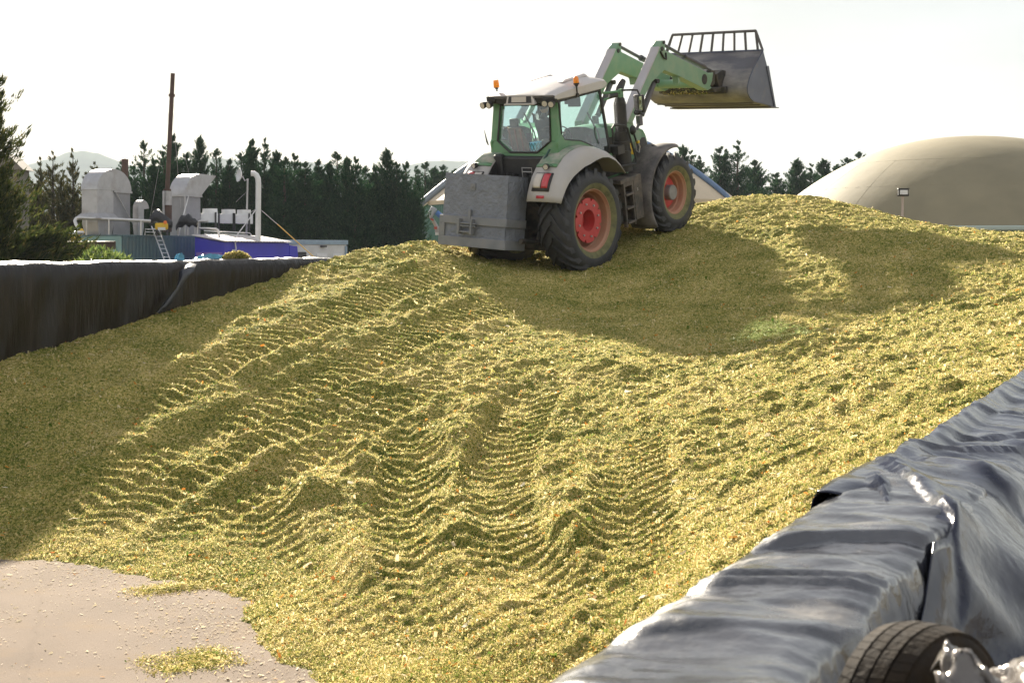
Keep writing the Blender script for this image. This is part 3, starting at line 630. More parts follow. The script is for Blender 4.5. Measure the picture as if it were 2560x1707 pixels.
# ------------------------------------------------------------------ far hills
def hills_mesh():
    y0 = 3300.0; pts = [(-900, 560), (-300, 500), (0, 455), (60, 415), (120, 398), (165, 384), (205, 377), (240, 381), (285, 398), (330, 416), (390, 418), (470, 402), (540, 397), (600, 402), (680, 400), (740, 404), (800, 408), (850, 419), (930, 430), (1010, 412), (1070, 404), (1130, 402), (1200, 410), (1320, 440), (1480, 470), (1700, 500), (2100, 520), (2700, 540), (3600, 560)]
    px = np.arange(-900, 3600, 8.0); py = np.interp(px, [p[0] for p in pts], [p[1] for p in pts]) + 5 * vnoise(px * .03, px * 0, 1) + 2.5 * vnoise(px * .11, px * 0, 2)
    top = (630 - py) / FP * y0 + 3; X = (px - 1280) / FP * y0; rows = []
    for f, dy in ((0, -900), (.25, -700), (.55, -420), (.8, -180), (1.0, 0), (.8, 250), (.3, 700), (0, 1000)):
        rows.append(np.stack([X * (1 + dy / y0), np.full_like(X, y0 + dy), top * f + 14 * vnoise(X * .006, np.full_like(X, dy * .01), 4) * (f > 0) * (f < 1)], 1))
    V = np.concatenate(rows); o = np_mesh('hills', V, grid_faces(8, len(px)), mat('hill_woods', (.055, .07, .05), 1.0, var=.4, vscale=.01, spec=0.0))
    tag(o, kind='structure')
hills_mesh()

# ------------------------------------------------------------------ trees
M_LEY = leaf_mat('cypress_green', [(0, (.011, .037, .018)), (.5, (.019, .056, .026)), (.85, (.035, .082, .035)), (1, (.07, .115, .044))], .28)
M_LEB = leaf_mat('cypress_haze_lit', [(0, (.03, .035, .012)), (.5, (.055, .06, .02)), (.85, (.09, .085, .03)), (1, (.15, .11, .045))], .32)  # lighter and browner: the hazy light on these trees is put into the leaf colours
M_LEN = leaf_mat('cypress_near', [(0, (.022, .035, .010)), (.5, (.045, .062, .016)), (.85, (.09, .10, .028)), (1, (.13, .10, .035))], .34)
M_BARK = mat('bark', (.07, .05, .035), .95, var=.3, vscale=6, bump=.02, bscale=12)
def crown_mesh(name, Hh, Rr, nb, ns, seed, M_, leaf=.25, lo=.03, leaders=2, shape=.85, extra=None):
    r = np.random.RandomState(seed); nl = leaders + 1
    LH = np.array([1.0] + [r.uniform(.74, .95) for _ in range(leaders)]); LR = np.array([1.0] + [r.uniform(.5, .75) for _ in range(leaders)])
    LX = np.array([(0, 0)] + [(math.cos(a_) * Rr * .5, math.sin(a_) * Rr * .5) for a_ in r.uniform(0, 6.28, leaders)])
    lead = r.choice(nl, nb, p=LR ** 1.5 / (LR ** 1.5).sum())
    hf = np.where(lead == 0, lo + (1 - lo) * (1 - r.rand(nb) ** .72), .3 + .7 * (1 - r.rand(nb) ** .75)); az = r.rand(nb) * 2 * np.pi
    L = Rr * LR[lead] * np.clip(1 - hf, 0, 1) ** shape * np.where(r.rand(nb) < .15, r.uniform(1.2, 1.6, nb), r.uniform(.5, 1.15, nb)) * (1 + .2 * np.sin(az * 3 + seed)) + .03
    up = r.uniform(.35, .85, nb) + .75 * hf ** 2
    z0 = hf * LH[lead] * Hh * .97; off = LX[lead] * np.clip(hf * 1.6, 0, 1)[:, None]
    base = np.stack([off[:, 0], off[:, 1], z0], 1)
    if extra is not None:
        for (fh, a_, l_, u_) in extra:
            k = r.randint(0, nb, int(nb * .07)); hf[k] = fh + r.normal(0, .012, len(k)); base[k] = np.stack([0 * hf[k], 0 * hf[k], hf[k] * Hh], 1); az[k] = a_ + r.normal(0, .16, len(k)); L[k] = l_ * r.uniform(.7, 1.05, len(k)); up[k] = u_ + r.normal(0, .08, len(k))
    dirh = np.stack([np.cos(az), np.sin(az), 0 * az], 1)
    s = r.rand(nb, ns) ** .62
    P = base[:, None] + dirh[:, None] * (L[:, None] * s)[..., None] + np.array([0, 0, 1.0]) * (L[:, None] * up[:, None] * s ** 1.4 * .8)[..., None]
    P = P + r.normal(0, 1, P.shape) * (.03 + .11 * L[:, None, None] * (1.08 - s[..., None]))
    d = dirh[:, None] * .8 + np.array([0, 0, 1.0]) * (.5 + .9 * up[:, None, None] * s[..., None]) + r.normal(0, .42, P.shape)
    d /= np.linalg.norm(d, axis=2, keepdims=True)
    n = nb * ns; P = P.reshape(-1, 3); d = d.reshape(-1, 3)
    u = np.cross(d, r.normal(0, 1, (n, 3))); u /= np.linalg.norm(u, axis=1, keepdims=True)
    ln = leaf * r.uniform(.5, 1.3, n)[:, None] * np.repeat(1 - .45 * hf, ns)[:, None]; wd = ln * r.uniform(.08, .15, n)[:, None]
    V = np.stack([P - d * ln * .4, P + u * wd, P + d * ln * .85, P - u * wd], 1).reshape(-1, 3)
    return V, np.arange(n * 4).reshape(n, 4)
def make_tree(name, label, Hh, Rr, nb, ns, seed, M_, group=None, **kw):
    t = thing(name, label, 'tree', group=group)
    V, Fq_ = crown_mesh(name, Hh, Rr, nb, ns, seed, M_, **kw); np_mesh('crown', V, Fq_, M_, t, smooth=False)
    m_ = MB(); m_.tube([(0, 0, -.6), (0, 0, Hh * .3), (.03, .02, Hh * .7), (.02, 0, Hh * .93)], [.022 * Hh, .016 * Hh, .008 * Hh, .002 * Hh], 8); m_.build('trunk', M_BARK, t)
    return t
YB = 100.0
ROW = [(283, 430), (308, 405), (359, 355), (384, 404), (410, 372), (434, 345), (466, 388), (499, 349), (540, 375), (575, 405), (604, 385), (631, 357), (661, 353), (692, 385), (712, 396), (736, 391), (762, 413), (797, 407), (822, 412), (843, 383), (869, 400), (889, 399), (912, 418), (936, 423), (968, 380), (992, 412), (1015, 407), (1040, 420), (1063, 407), (1085, 424), (1106, 420), (1135, 425)]
where = {283: 'behind the first grey duct', 308: 'rising just left of the short brown stack', 359: 'pointed, standing right of the short brown stack', 384: 'low, between the short stack and the tall chimney', 410: 'just left of the tall chimney', 434: 'tip right beside the tall thin chimney', 466: 'over the hooded duct', 499: 'tall, above the slanted duct mouth', 540: 'right of the slanted duct mouth', 575: 'low, left of the dish mast', 604: 'behind the dish aerial', 631: 'tallest of the pair over the bent white pipe', 661: 'right one of the tall pair above the white pipe', 692: 'just right of the bent white pipe', 712: 'second right of the bent white pipe', 736: 'narrow, over the right end of the blue shed', 762: 'low gap-filling one above the white cabin', 797: 'above the barred cabin window', 822: 'above the white cabin door', 843: 'tall, over the right end of the white cabin', 869: 'right past the end of the white cabin', 889: 'left of the lowest dip in the row', 912: 'in the dip of the row', 936: 'low, left of the bushy tall one', 968: 'tall and bushy, highest of the right half', 992: 'just right of the bushy tall one', 1015: 'broad, left of the green tank', 1040: 'low, above the grey pipe of the tank', 1063: 'behind the beige tank edge', 1085: 'next to the concrete block corner', 1106: 'meeting the weight block on the tractor', 1135: 'mostly hidden by the tractor weight'}
protos = []
rt = random.Random(3)
for i, (px, py) in enumerate(ROW):
    y = (YB if px < 1030 else 152) + rt.uniform(-2.5, 2.5); p = at(px, py, y); Hh = (p.z - .9) * 1.05
    lab = 'dark green cypress in the row, ' + where[px]
    if i < 5:
        o = make_tree('cypress_tree', lab, Hh, 2.25, 460, 62, 20 + i, M_LEY, leaders=i % 3, group='cypress trees in the row behind the yard'); o['h0'] = Hh; protos.append(o)
    else:
        src = protos[rt.randrange(5)]; o = copy_tree(src); o['label'] = lab
        k = Hh / src['h0']; o.scale = (rt.uniform(.9, 1.2) * y / 100, rt.uniform(.9, 1.2) * y / 100, k)
    o.location = (p.x, p.y, .9); o.rotation_euler = (0, 0, rt.uniform(0, 6.28))
# second line filling the row's depth
M_RIGHT = [(1708, 356, 'thin top just above the tractor front mudguard'), (1728, 368, 'thin top beside the blue pipe of the beige tank'), (1800, 358, 'broad, left half of the clump between the two domes'), (1845, 343, 'tallest of the clump between the two domes'), (1885, 395, 'low right flank of the clump between the domes'), (1940, 425, 'low, above the two short metal posts'), (1992, 390, 'dense, left of the big olive dome'), (2028, 402, 'second one left of the big olive dome'), (2060, 391, 'third climbing behind the olive dome'), (2092, 400, 'behind the left slope of the olive dome'), (2120, 388, 'slim, behind the olive dome slope'), (2146, 374, 'last tip showing above the olive dome slope')]
for i, (px, py, wh) in enumerate(M_RIGHT):
    y = 142 + rt.uniform(-4, 4); p = at(px, py, y); Hh = p.z - .9; src = protos[rt.randrange(5)]; o = copy_tree(src); o['label'] = 'dark cypress beyond the heap, ' + wh; o['group'] = 'cypress trees beyond the silage heap'
    o.location = (p.x, p.y, .9); k = Hh / src['h0']; o.scale = (1.75 * rt.uniform(.9, 1.25), 1.7, k); o.rotation_euler = (0, 0, rt.uniform(0, 6.28))
LEFT = [(70, 410, 'pale, half hidden by the big tree'), (101, 386, 'pale slim, right of the big tree'), (133, 371, 'warm-lit, tall, standing clear against the hill'), (158, 420, 'low, between the two pale tall ones'), (182, 364, 'broad, warm-lit, in front of the hill peak'), (215, 425, 'low, left of the first grey duct'), (236, 398, 'thin, peeping over the first grey duct')]
pb = None
for i, (px, py, wh) in enumerate(LEFT):
    y = 90 + rt.uniform(-3, 3); p = at(px, py, y); Hh = p.z - .9; lab = 'cypress tinted olive-brown by hazy light, ' + wh
    if pb is None: pb = o = make_tree('cypress_tree', lab, Hh, 1.7, 260, 56, 71, M_LEB, leaders=1, group='haze-lit cypress trees at the left'); pb['h0'] = Hh
    else: o = copy_tree(pb); o['label'] = lab; o.scale = (rt.uniform(.9, 1.3), rt.uniform(.9, 1.2), Hh / pb['h0'])
    o.location = (p.x, p.y, .9); o.rotation_euler = (0, 0, rt.uniform(0, 6.28))
p = at(-40, 90, 48)
big = make_tree('cypress_tree', 'large near cypress with drooping sunlit branches cut by the picture edge', p.z - .6, 2.3, 620, 90, 99, M_LEN, leaf=.24, shape=.75, leaders=1, extra=[(.12, -.05, 4.3, .18), (.17, .25, 3.6, .25), (.06, -.2, 3.8, .22), (.24, .1, 3.0, .3)])
big.location = (p.x, p.y, .6)
def bush():
    t = thing('oleander_bush', 'bright green oleander bush growing behind the far wall top', 'bush'); r = np.random.RandomState(8); n = 5200
    ph = r.rand(n) * 2 * np.pi; rr = np.sqrt(r.rand(n)); X = rr * np.cos(ph) * .75; Y = rr * np.sin(ph) * .55; top = 2.5 * (1 - .28 * rr ** 2) + .22 * vnoise(X * 5 + 9, Y * 5, 3)
    Z = top - r.rand(n) ** 1.4 * 1.5
    d = np.stack([X * .7, Y * .7, np.full(n, .75)], 1) + r.normal(0, .4, (n, 3)); d /= np.linalg.norm(d, axis=1, keepdims=True)
    u = np.cross(d, r.normal(0, 1, (n, 3))); u /= np.linalg.norm(u, axis=1, keepdims=True); ln = r.uniform(.08, .16, n)[:, None]; wd = ln * .13; P = np.stack([X, Y, Z], 1)
    V = np.stack([P - d * ln * .4, P + u * wd, P + d * ln * .8, P - u * wd], 1).reshape(-1, 3)
    np_mesh('foliage', V, np.arange(n * 4).reshape(n, 4), leaf_mat('oleander_leaf', [(0, (.05, .09, .02)), (.6, (.13, .19, .045)), (1, (.26, .30, .09))], .45, .06), t, smooth=False)
    m_ = MB()
    for k in range(14):
        a_ = k * 2.4; m_.tube([(0.1 * math.cos(a_), .1 * math.sin(a_), 0), (.35 * math.cos(a_), .28 * math.sin(a_), 1.2), (.55 * math.cos(a_), .42 * math.sin(a_), 2.0)], [.02, .015, .006], 5)
    m_.build('stems', M_BARK, t); t.name = 'oleander_bush'
    p = at(258, 618, 24.5); t.location = (p.x, p.y, .6)
bush()

# ------------------------------------------------------------------ yard behind the far wall
U = Vector((.38, .925, 0)); V_ = Vector((-.925, .38, 0)); K0 = Vector((-19.2, 70.0, 0)); YG = .9
def yd(X, Y, Z): return K0 + U * X + V_ * Y + Vector((0, 0, Z))
YM = Matrix((U, V_, Vector((0, 0, 1)))).transposed()
M_TEAL = mat('teal_paint', (.055, .105, .12), .55, var=.12, vscale=1.5, dust=(.16, .14, .11), dust_amt=.25, dust_scale=.8)
M_TEALL = mat('pale_teal_paint', (.17, .29, .29), .55, var=.1, vscale=1.5, dust=(.3, .26, .2), dust_amt=.2)
M_GALV = mat('galvanised_sheet', (.40, .40, .42), .48, .55, var=.10, vscale=2.5, dust=(.30, .27, .24), dust_amt=.25, dust_scale=1.2)
M_GALD = mat('galvanised_corrugated', (.27, .27, .29), .55, .4, var=.1, vscale=2)
M_PIPE = mat('steel_pipe', (.55, .54, .53), .35, .8, var=.08)
M_RUST = mat('brown_flue', (.075, .042, .032), .75, var=.25, vscale=3)
M_WHT = mat('white_enamel', (.62, .63, .65), .5, var=.05, dust=(.4, .36, .3), dust_amt=.12)
M_DKM = mat('dark_metal', (.03, .03, .033), .6, var=.2)
M_CLOTH = mat('dark_cover_cloth', (.018, .018, .024), .55, var=.3, bump=.05, bscale=5)
M_YEL = mat('yellow_paint', (.70, .45, .02), .45, var=.1)
M_ORG = mat('orange_paint', (.75, .17, .03), .4)
M_ALU = mat('aluminium', (.62, .64, .68), .35, .8)
M_BLUE = mat('blue_paint', (.03, .028, .42), .42, var=.1, vscale=1.2, dust=(.10, .09, .36), dust_amt=.08)
M_PURP = mat('faded_purple_paint', (.20, .13, .42), .5, var=.12, vscale=2)
M_ROOFM = mat('pale_roof_sheet', (.50, .47, .46), .5, .2, var=.1, vscale=2)
def corr(m_, p0, du, dv, L, Hh, pitch=.28, dep=.035):
    """corrugated sheet from p0 along du (length L), up dv (height Hh)"""
    n = int(L / pitch * 4); nrm = du.cross(dv); rows = [[], []]
    for i in range(n + 1):
        o_ = dep if (i % 4) in (1, 2) else 0
        for j in (0, 1): rows[j].append(p0 + du * (L * i / n) + dv * (Hh * j) + nrm * o_)
    m_.sheet(rows)
# big machine container
ct = thing('engine_container', 'long slate-teal shipping container with a pale end carrying ducts and flues', 'container', yd(6, 1.2, YG))
def loc_build(m_, name, M_, par, **kw):
    o = m_.build(name, M_, None, **kw); o.parent = par; o.matrix_parent_inverse = Matrix.Translation(par.location).inverted(); return o
LC, HC_ = 12.2, 2.89
m_ = MB(); corr(m_, yd(0.02, -.02, YG), U, Vector((0, 0, 1)), LC, HC_); loc_build(m_, 'side_panel', M_TEAL, ct, smooth=0, fix=False)
m_ = MB(); m_.box(yd(LC / 2, 1.24, YG + HC_ / 2), (LC - .06, 2.36, HC_ - .06), YM); loc_build(m_, 'body', M_TEAL, ct, smooth=0)
m_ = MB(); m_.box(yd(-.02, 1.22, YG + HC_ / 2), (.08, 2.44, HC_), YM); loc_build(m_, 'end_frame', M_TEALL, ct, bevel=.02)
for sy in (.72, 1.72):
    m_ = MB(); m_.box(yd(-.085, sy, YG + 1.25), (.05, .92, 2.25), YM)
    for zz in (.5, 1.1, 1.7, 2.3): m_.box(yd(-.12, sy, YG + zz), (.03, .8, .06), YM)
    loc_build(m_, 'end_door', M_TEALL, ct, bevel=.01)
m_ = MB()
for y_ in (.0, 2.44): m_.box(yd(LC / 2, y_, YG + HC_), (LC + .1, .12, .12), YM)
for x_ in (0, LC): m_.box(yd(x_, 1.22, YG + HC_ + .003), (.12, 2.44, .12), YM)
loc_build(m_, 'roof_rail', M_TEAL, ct, bevel=.015)
ZR = YG + HC_ + .06      # container roof level
def ythings(name, label, cat, X, Y, Z=ZR, group=None): return thing(name, label, cat, yd(X, Y, Z), group=group)
# first duct: inverted U of sheet metal
d1 = ythings('exhaust_duct', 'big grey sheet-metal duct with arched top and flared downward mouth', 'duct', 1.3, 2.0)
zs, r_o, w1 = ZR + 2.25, 1.36, 2.72      # spring line
arc = [(1.36 - r_o * math.cos(a), zs + r_o * .80 * math.sin(a)) for a in np.linspace(0, math.pi, 25)]
m_ = MB()
def ext(m_, poly, y0, y1):   # polygon in X-Z, extruded along Y
    n = len(poly); vs = [yd(x, y0, z) for x, z in poly] + [yd(x, y1, z) for x, z in poly]
    m_.add(vs, [tuple(range(n)), tuple(range(2 * n - 1, n - 1, -1))] + [(i, n + i, n + (i + 1) % n, (i + 1) % n) for i in range(n)])
ext(m_, arc, 1.5, 2.5); loc_build(m_, 'arched_top', M_GALV, d1, smooth=30)
m_ = MB(); ext(m_, [(1.30, ZR), (2.66, ZR), (2.66, zs - .003), (1.30, zs - .003)], 1.54, 2.46); loc_build(m_, 'riser', M_GALD, d1, smooth=0)
m_ = MB(); ext(m_, [(.05, ZR + 1.05), (1.295, ZR + 1.05), (1.295, zs - .003), (.05, zs - .003)], 1.52, 2.48); loc_build(m_, 'drop_leg', M_GALV, d1, smooth=0)
m_ = MB(); m_.hexa([yd(-.22, 1.2, ZR + .82), yd(1.36, 1.2, ZR + .82), yd(1.36, 2.75, ZR + .82), yd(-.22, 2.75, ZR + .82), yd(.045, 1.5, ZR + 1.09), yd(1.29, 1.5, ZR + 1.09), yd(1.29, 2.5, ZR + 1.09), yd(.045, 2.5, ZR + 1.09)]); loc_build(m_, 'flared_mouth', M_GALV, d1, smooth=0)
m_ = MB(); m_.hexa([yd(.2, 1.55, ZR), yd(1.2, 1.55, ZR), yd(1.2, 2.4, ZR), yd(.2, 2.4, ZR), yd(.05, 1.5, ZR + .62), yd(1.29, 1.5, ZR + .62), yd(1.29, 2.48, ZR + .62), yd(.05, 2.48, ZR + .62)]); m_.box(yd(.67, 2.0, ZR + .70), (1.2, .95, .3), YM); loc_build(m_, 'intake_box', M_GALV, d1, smooth=0)
m_ = MB(); m_.box(yd(2.0, 1.49, zs - .05), (1.45, .08, .10), YM); m_.cyl(yd(1.4, 1.47, zs - .08), yd(2.7, 1.35, ZR + .55), .03, n=8); loc_build(m_, 'brace', M_GALV, d1)
# short stack, small hooded pipe
s1 = ythings('flue_stack', 'short dark brown flue rising behind the arched duct', 'flue', 3.1, 2.2); m_ = MB(); m_.cyl((0, 0, 0), (0, 0, 3.95), .17, n=20); m_.build('pipe', M_RUST, s1); m_ = MB(); m_.cyl((0, 0, .2), (0, 0, .45), .2, n=20); m_.build('collar', M_RUST, s1)
h1 = ythings('vent_hood', 'slim square vent with a half-round hood beside the arched duct', 'vent', 2.95, 1.3)
m_ = MB(); m_.hexa([yd(2.92, 1.2, ZR), yd(3.25, 1.2, ZR), yd(3.25, 1.5, ZR), yd(2.92, 1.5, ZR), yd(2.86, 1.18, ZR + .5), yd(3.32, 1.18, ZR + .5), yd(3.32, 1.52, ZR + .5), yd(2.86, 1.52, ZR + .5)]); m_.box(yd(3.09, 1.35, ZR + .95), (.46, .34, .9), YM); loc_build(m_, 'shaft', M_GALV, h1, smooth=0)
m_ = MB(); ext(m_, [(2.86, ZR + 1.4)] + [(3.30 - .44 * math.cos(a), ZR + 1.4 + .42 * math.sin(a)) for a in np.linspace(.05, math.pi, 14)] + [(3.34, ZR + 1.36)], 1.18, 1.52); loc_build(m_, 'hood', M_GALV, h1, smooth=30)
# tall chimney
c1 = thing('chimney', 'very tall thin brown chimney with a wide two-coloured base and stay wires', 'chimney', at(418, 578, 74.5) + Vector((0, 0, 0)))
b0 = at(418, 580, 74.5); b1 = at(418, 476, 74.5); b2 = at(432, 184, 74.5)
def W(m_, name, M_, par, **kw): return loc_build(m_, name, M_, par, **kw)
m_ = MB(); m_.cyl(b1, b2, .12, .11, n=16); W(m_, 'pipe', M_RUST, c1)
m_ = MB(); f_ = b1 + (b2 - b1) * .80; m_.cyl(f_, f_ + (b2 - b1).normalized() * .14, .165, n=16); W(m_, 'flange', M_RUST, c1); m_ = MB(); m_.cyl(b1 - Vector((0, 0, .05)), b1 + Vector((0, 0, .07)), .2, n=16); W(m_, 'flange', M_RUST, c1)
bm_ = at(418, 513, 74.5)
m_ = MB(); m_.cyl(bm_, b1 - Vector((0, 0, .04)), .24, n=20); W(m_, 'upper_jacket', M_GALV, c1)
m_ = MB(); m_.cyl(b0, bm_, .235, n=20); W(m_, 'lower_jacket', M_RUST, c1)
m_ = MB()
for e in ((372, 560), (480, 470), (452, 520)): m_ = MB(); m_.cyl(f_, at(e[0], e[1], 76), .008, n=4); W(m_, 'stay_wire', M_GALV, c1)
m_ = MB(); q0 = at(409, 478, 74.2); m_.box(q0 - Vector((0, 0, .95)), (.1, .1, 1.9)); W(m_, 'side_post', M_GALV, c1)
# second duct: quarter-round elbow with slanted mouth
d2 = thing('exhaust_duct', 'grey duct bending to a slanted open mouth beside the tall chimney', 'duct', at(485, 585, 76)); X0, Wd = 6.55, 1.45
zt = 3 + (630 - 433) / FP * 77; zsp = 3 + (630 - 487) / FP * 77
poly = [(X0, zsp)] + [(X0 + Wd * (1 - math.cos(a)), zsp + (zt - zsp) * math.sin(a)) for a in np.linspace(.08, math.pi / 2, 14)] + [(X0 + 2 * Wd, zt - .04), (X0 + Wd + .04, zsp)]
m_ = MB(); ext(m_, poly, .9, 1.95); W(m_, 'elbow', M_GALV, d2, smooth=30)
m_ = MB(); ext(m_, [(X0 + .02, ZR), (X0 + Wd, ZR), (X0 + Wd, zsp - .12), (X0 + .02, zsp - .12)], .95, 1.9); W(m_, 'riser', M_GALD, d2, smooth=0)
m_ = MB(); m_.box(yd(X0 + Wd / 2, 1.42, zsp - .06), (Wd + .12, 1.12, .11), YM); W(m_, 'flange', M_GALV, d2); m_ = MB(); m_.box(yd(X0 - .03, .9, (ZR + zsp) / 2 - .06), (.08, .08, zsp - ZR - .12), YM); W(m_, 'corner_post', M_GALV, d2)
m_ = MB(); m_.cyl(yd(X0 + .2, .85, zsp - .1), yd(X0 - 2.0, -.05, ZR), .035, n=8); W(m_, 'brace', M_PIPE, d2)
# silver gas pipe along the roof edge
g1 = thing('gas_pipe', 'silver pipe running past both ducts and bending down at its left end', 'pipe', at(188, 547, 70))
m_ = MB(); m_.tube([at(376, 553, 71.5), at(300, 549, 70.8), at(200, 545, 70.2), at(191, 546, 70.1), at(187, 552, 70.0), at(190, 561, 69.9), at(203, 583, 69.6)], .085, 10); W(m_, 'pipe', M_PIPE, g1)
m_ = MB(); m_.cyl(at(199, 576, 69.65), at(204, 585, 69.6), .17, n=12); W(m_, 'clamp', M_YEL, g1)
m_ = MB()
for px in (216, 272, 352): m_ = MB(); m_.cyl(at(px, 549, 70.4), at(px, 588, 70.4), .03, n=6); W(m_, 'support', M_PIPE, g1)
g2 = thing('gas_pipe', 'short silver pipe elbow with an orange flange left of the container', 'pipe', at(175, 600, 66)); m_ = MB(); m_.tube([at(206, 582, 68), at(188, 582, 67.5), at(179, 585, 67), at(176, 592, 66.5), at(176, 606, 66)], .10, 10); W(m_, 'pipe', M_PIPE, g2); m_ = MB(); m_.cyl(at(177, 594, 66.3), at(177, 599, 66.2), .2, n=12); W(m_, 'flange', M_YEL, g2)
# covered blower with yellow body
bl = thing('blower', 'yellow blower half covered with dark cloth and an orange cap', 'blower', at(402, 576, 72))
m_ = MB(); P = []
cen = at(402, 552, 72.5)
for i in range(13):
    f = i / 12; c = at(374 + 56 * f, 553 - 12 * math.sin(min(1, f * 1.5) * math.pi) + 20 * max(0, f - .6), 72.3); rr = .10 + .26 * math.sin(math.pi * (.12 + .80 * f)); P.append([c + Vector((.0, rr * .8 * math.cos(t_), rr * math.sin(t_) * (1 + .2 * math.sin(3 * t_ + i)))) for t_ in np.linspace(0, 2 * math.pi, 12)])
m_.sheet(P); W(m_, 'cloth_cover', M_CLOTH, bl, smooth=60)
m_ = MB(); m_.box(at(404, 566, 72), (.6, .4, .34)); W(m_, 'body', M_YEL, bl, bevel=.06)
m_ = MB(); m_.cyl(at(413, 556, 71.9), at(413, 556, 71.6), .09, n=12); W(m_, 'cap', M_ORG, bl)
m_ = MB(); m_.box(at(404, 572, 71.6), (.36, .1, .14)); W(m_, 'label_plate', M_WHT, bl)
m_ = MB()
for px in (392, 418): m_ = MB(); m_.box(at(px, 582, 71.9), (.05, .3, .3)); W(m_, 'stand_leg', M_DKM, bl)
cv = thing('covered_motor', 'low machine under a draped dark cloth in front of the slanted duct', 'machine', at(466, 580, 74))
m_ = MB(); P = []
for i in range(15):
    f = i / 14; c = at(441 + 52 * f, 560 - 9 * math.sin(math.pi * f) + (8 if f < .2 else 0) * (1 - f * 5), 73.8); rr = .12 + .17 * math.sin(math.pi * (.1 + .85 * f)); P.append([c + Vector((0, rr * math.cos(t_), rr * math.sin(t_) * (1 + .3 * math.sin(2 * t_ + i * 1.3)))) for t_ in np.linspace(0, 2 * math.pi, 12)])
m_.sheet(P); W(m_, 'cloth_cover', M_CLOTH, cv, smooth=60)
m_ = MB()
for px in (446, 470, 488): m_ = MB(); m_.box(at(px, 578, 73.8), (.08, .15, .4)); W(m_, 'leg', M_GALV, cv)
bp_ = thing('bent_pipe', 'silver handrail-like pipe bending down beside the covered machine', 'pipe', at(500, 570, 74)); m_ = MB(); m_.tube([at(520, 553, 74), at(500, 553, 74), at(494, 556, 74), at(493, 562, 74), at(493, 588, 74)], .06, 8); m_.tube([at(497, 571, 74), at(540, 572, 74), at(545, 575, 74), at(549, 594, 74)], .06, 8); W(m_, 'pipe', M_PIPE, bp_)
rl = thing('handrail', 'thin pale guard rail along the container roof behind the blue shed', 'railing', at(570, 590, 80)); m_ = MB(); m_.tube([at(510, 577, 79), at(590, 581, 80), at(624, 583, 80), at(627, 586, 80), at(627, 598, 80)], .04, 6); m_.tube([at(510, 584, 79), at(620, 588, 80)], .03, 6); W(m_, 'rail', M_PIPE, rl)
rl = thing('handrail', 'short pale roof rail between the arched duct and the ladder', 'railing', at(370, 585, 72)); m_ = MB(); m_.tube([at(362, 588, 72), at(363, 573, 72), at(402, 574, 72), at(402, 588, 72)], .03, 6); m_.tube([at(362, 580, 72), at(402, 581, 72)], .025, 6); W(m_, 'rail', M_PIPE, rl)
# cooler units with fans
def cooler(label, px0, px1, pyt, pyb, y, legs=True):
    t = thing('cooler_unit', label, 'cooler', at((px0 + px1) / 2, pyb, y), group='white fan coolers beside the slanted duct')
    a_, b_ = at(px0, pyt, y), at(px1, pyb, y); wd = b_.x - a_.x
    m_ = MB(); m_.box(((a_.x + b_.x) / 2, y + .5, (a_.z + b_.z) / 2), (wd, 1.0, a_.z - b_.z)); W(m_, 'casing', M_WHT, t, bevel=.02)
    c = Vector(((a_.x + b_.x) / 2, y + .5, a_.z)); m_ = MB(); m_.lathe([(.47 * wd, 0), (.46 * wd, .26), (.43 * wd, .26), (.43 * wd, .02)], c, (0, 0, 1), 28); W(m_, 'fan_shroud', M_WHT, t)
    m_ = MB(); m_.cyl(c + Vector((0, 0, .27)), c + Vector((0, 0, .31)), .08 * wd, n=10)
    for k in range(8): a2 = k * math.pi / 4; m_.cyl(c + Vector((0, 0, .275)), c + Vector((math.cos(a2) * .45 * wd, math.sin(a2) * .45 * wd, .275)), .012, n=4)
    m_.lathe([(.45 * wd, .262), (.47 * wd, .29), (.43 * wd, .29)], c, (0, 0, 1), 28); W(m_, 'fan_guard', M_DKM, t)
    m_ = MB()
    for px in (px0 - 1, px1 - 1): m_ = MB(); m_.box(at(px, (pyt + pyb) / 2 + 8, y - .04), (.10, .06, (a_.z - b_.z) * 1.9)); W(m_, 'leg', M_DKM, t)
cooler('white box cooler with a fan on top, right one of the pair', 587, 624, 536, 559, 78)
cooler('white box cooler with a fan on top, middle one', 548, 585, 535, 558, 78)
cooler('white cooler half hidden behind the slanted duct', 500, 540, 533, 556, 79.5)
# dish mast and bent white pipe
dm = thing('aerial_mast', 'thin grey mast carrying a white dish aerial', 'aerial', at(617, 590, 79))
m_ = MB(); m_.cyl(at(616, 585, 79), at(619, 447, 79), .05, n=8); W(m_, 'mast', M_GALV, dm)
m_ = MB(); m_.lathe([(.02, 0), (.22, .04), (.34, .11), (.37, .16)], at(603, 439, 79), (-.85, -.5, .12), 20); W(m_, 'dish', M_WHT, dm, solid=.015)
m_ = MB(); m_.tube([at(619, 448, 79), at(612, 452, 78.9), at(606, 441, 79)], .035, 6); m_.tube([at(618, 478, 79), at(590, 505, 79)], .008, 4); W(m_, 'bracket', M_GALV, dm)
wp = thing('vent_pipe', 'white vent pipe bent over at the top with stay rods', 'pipe', at(646, 600, 75))
m_ = MB(); m_.tube([at(645, 605, 75), at(646, 460, 75), at(645, 446, 75), at(641, 438, 75), at(635, 434, 75), at(628, 434, 75)], .145, 16); W(m_, 'pipe', M_WHT, wp)
m_ = MB(); m_.cyl(at(640, 524, 74.9), at(587, 595, 73), .03, n=6); W(m_, 'stay_rod', M_PIPE, wp); m_ = MB(); m_.cyl(at(650, 523, 75), at(695, 562, 73), .012, n=5); W(m_, 'stay_wire', M_PIPE, wp); m_ = MB(); m_.cyl(at(640, 523, 75), at(618, 535, 79), .014, n=5); W(m_, 'stay_wire', M_PIPE, wp)
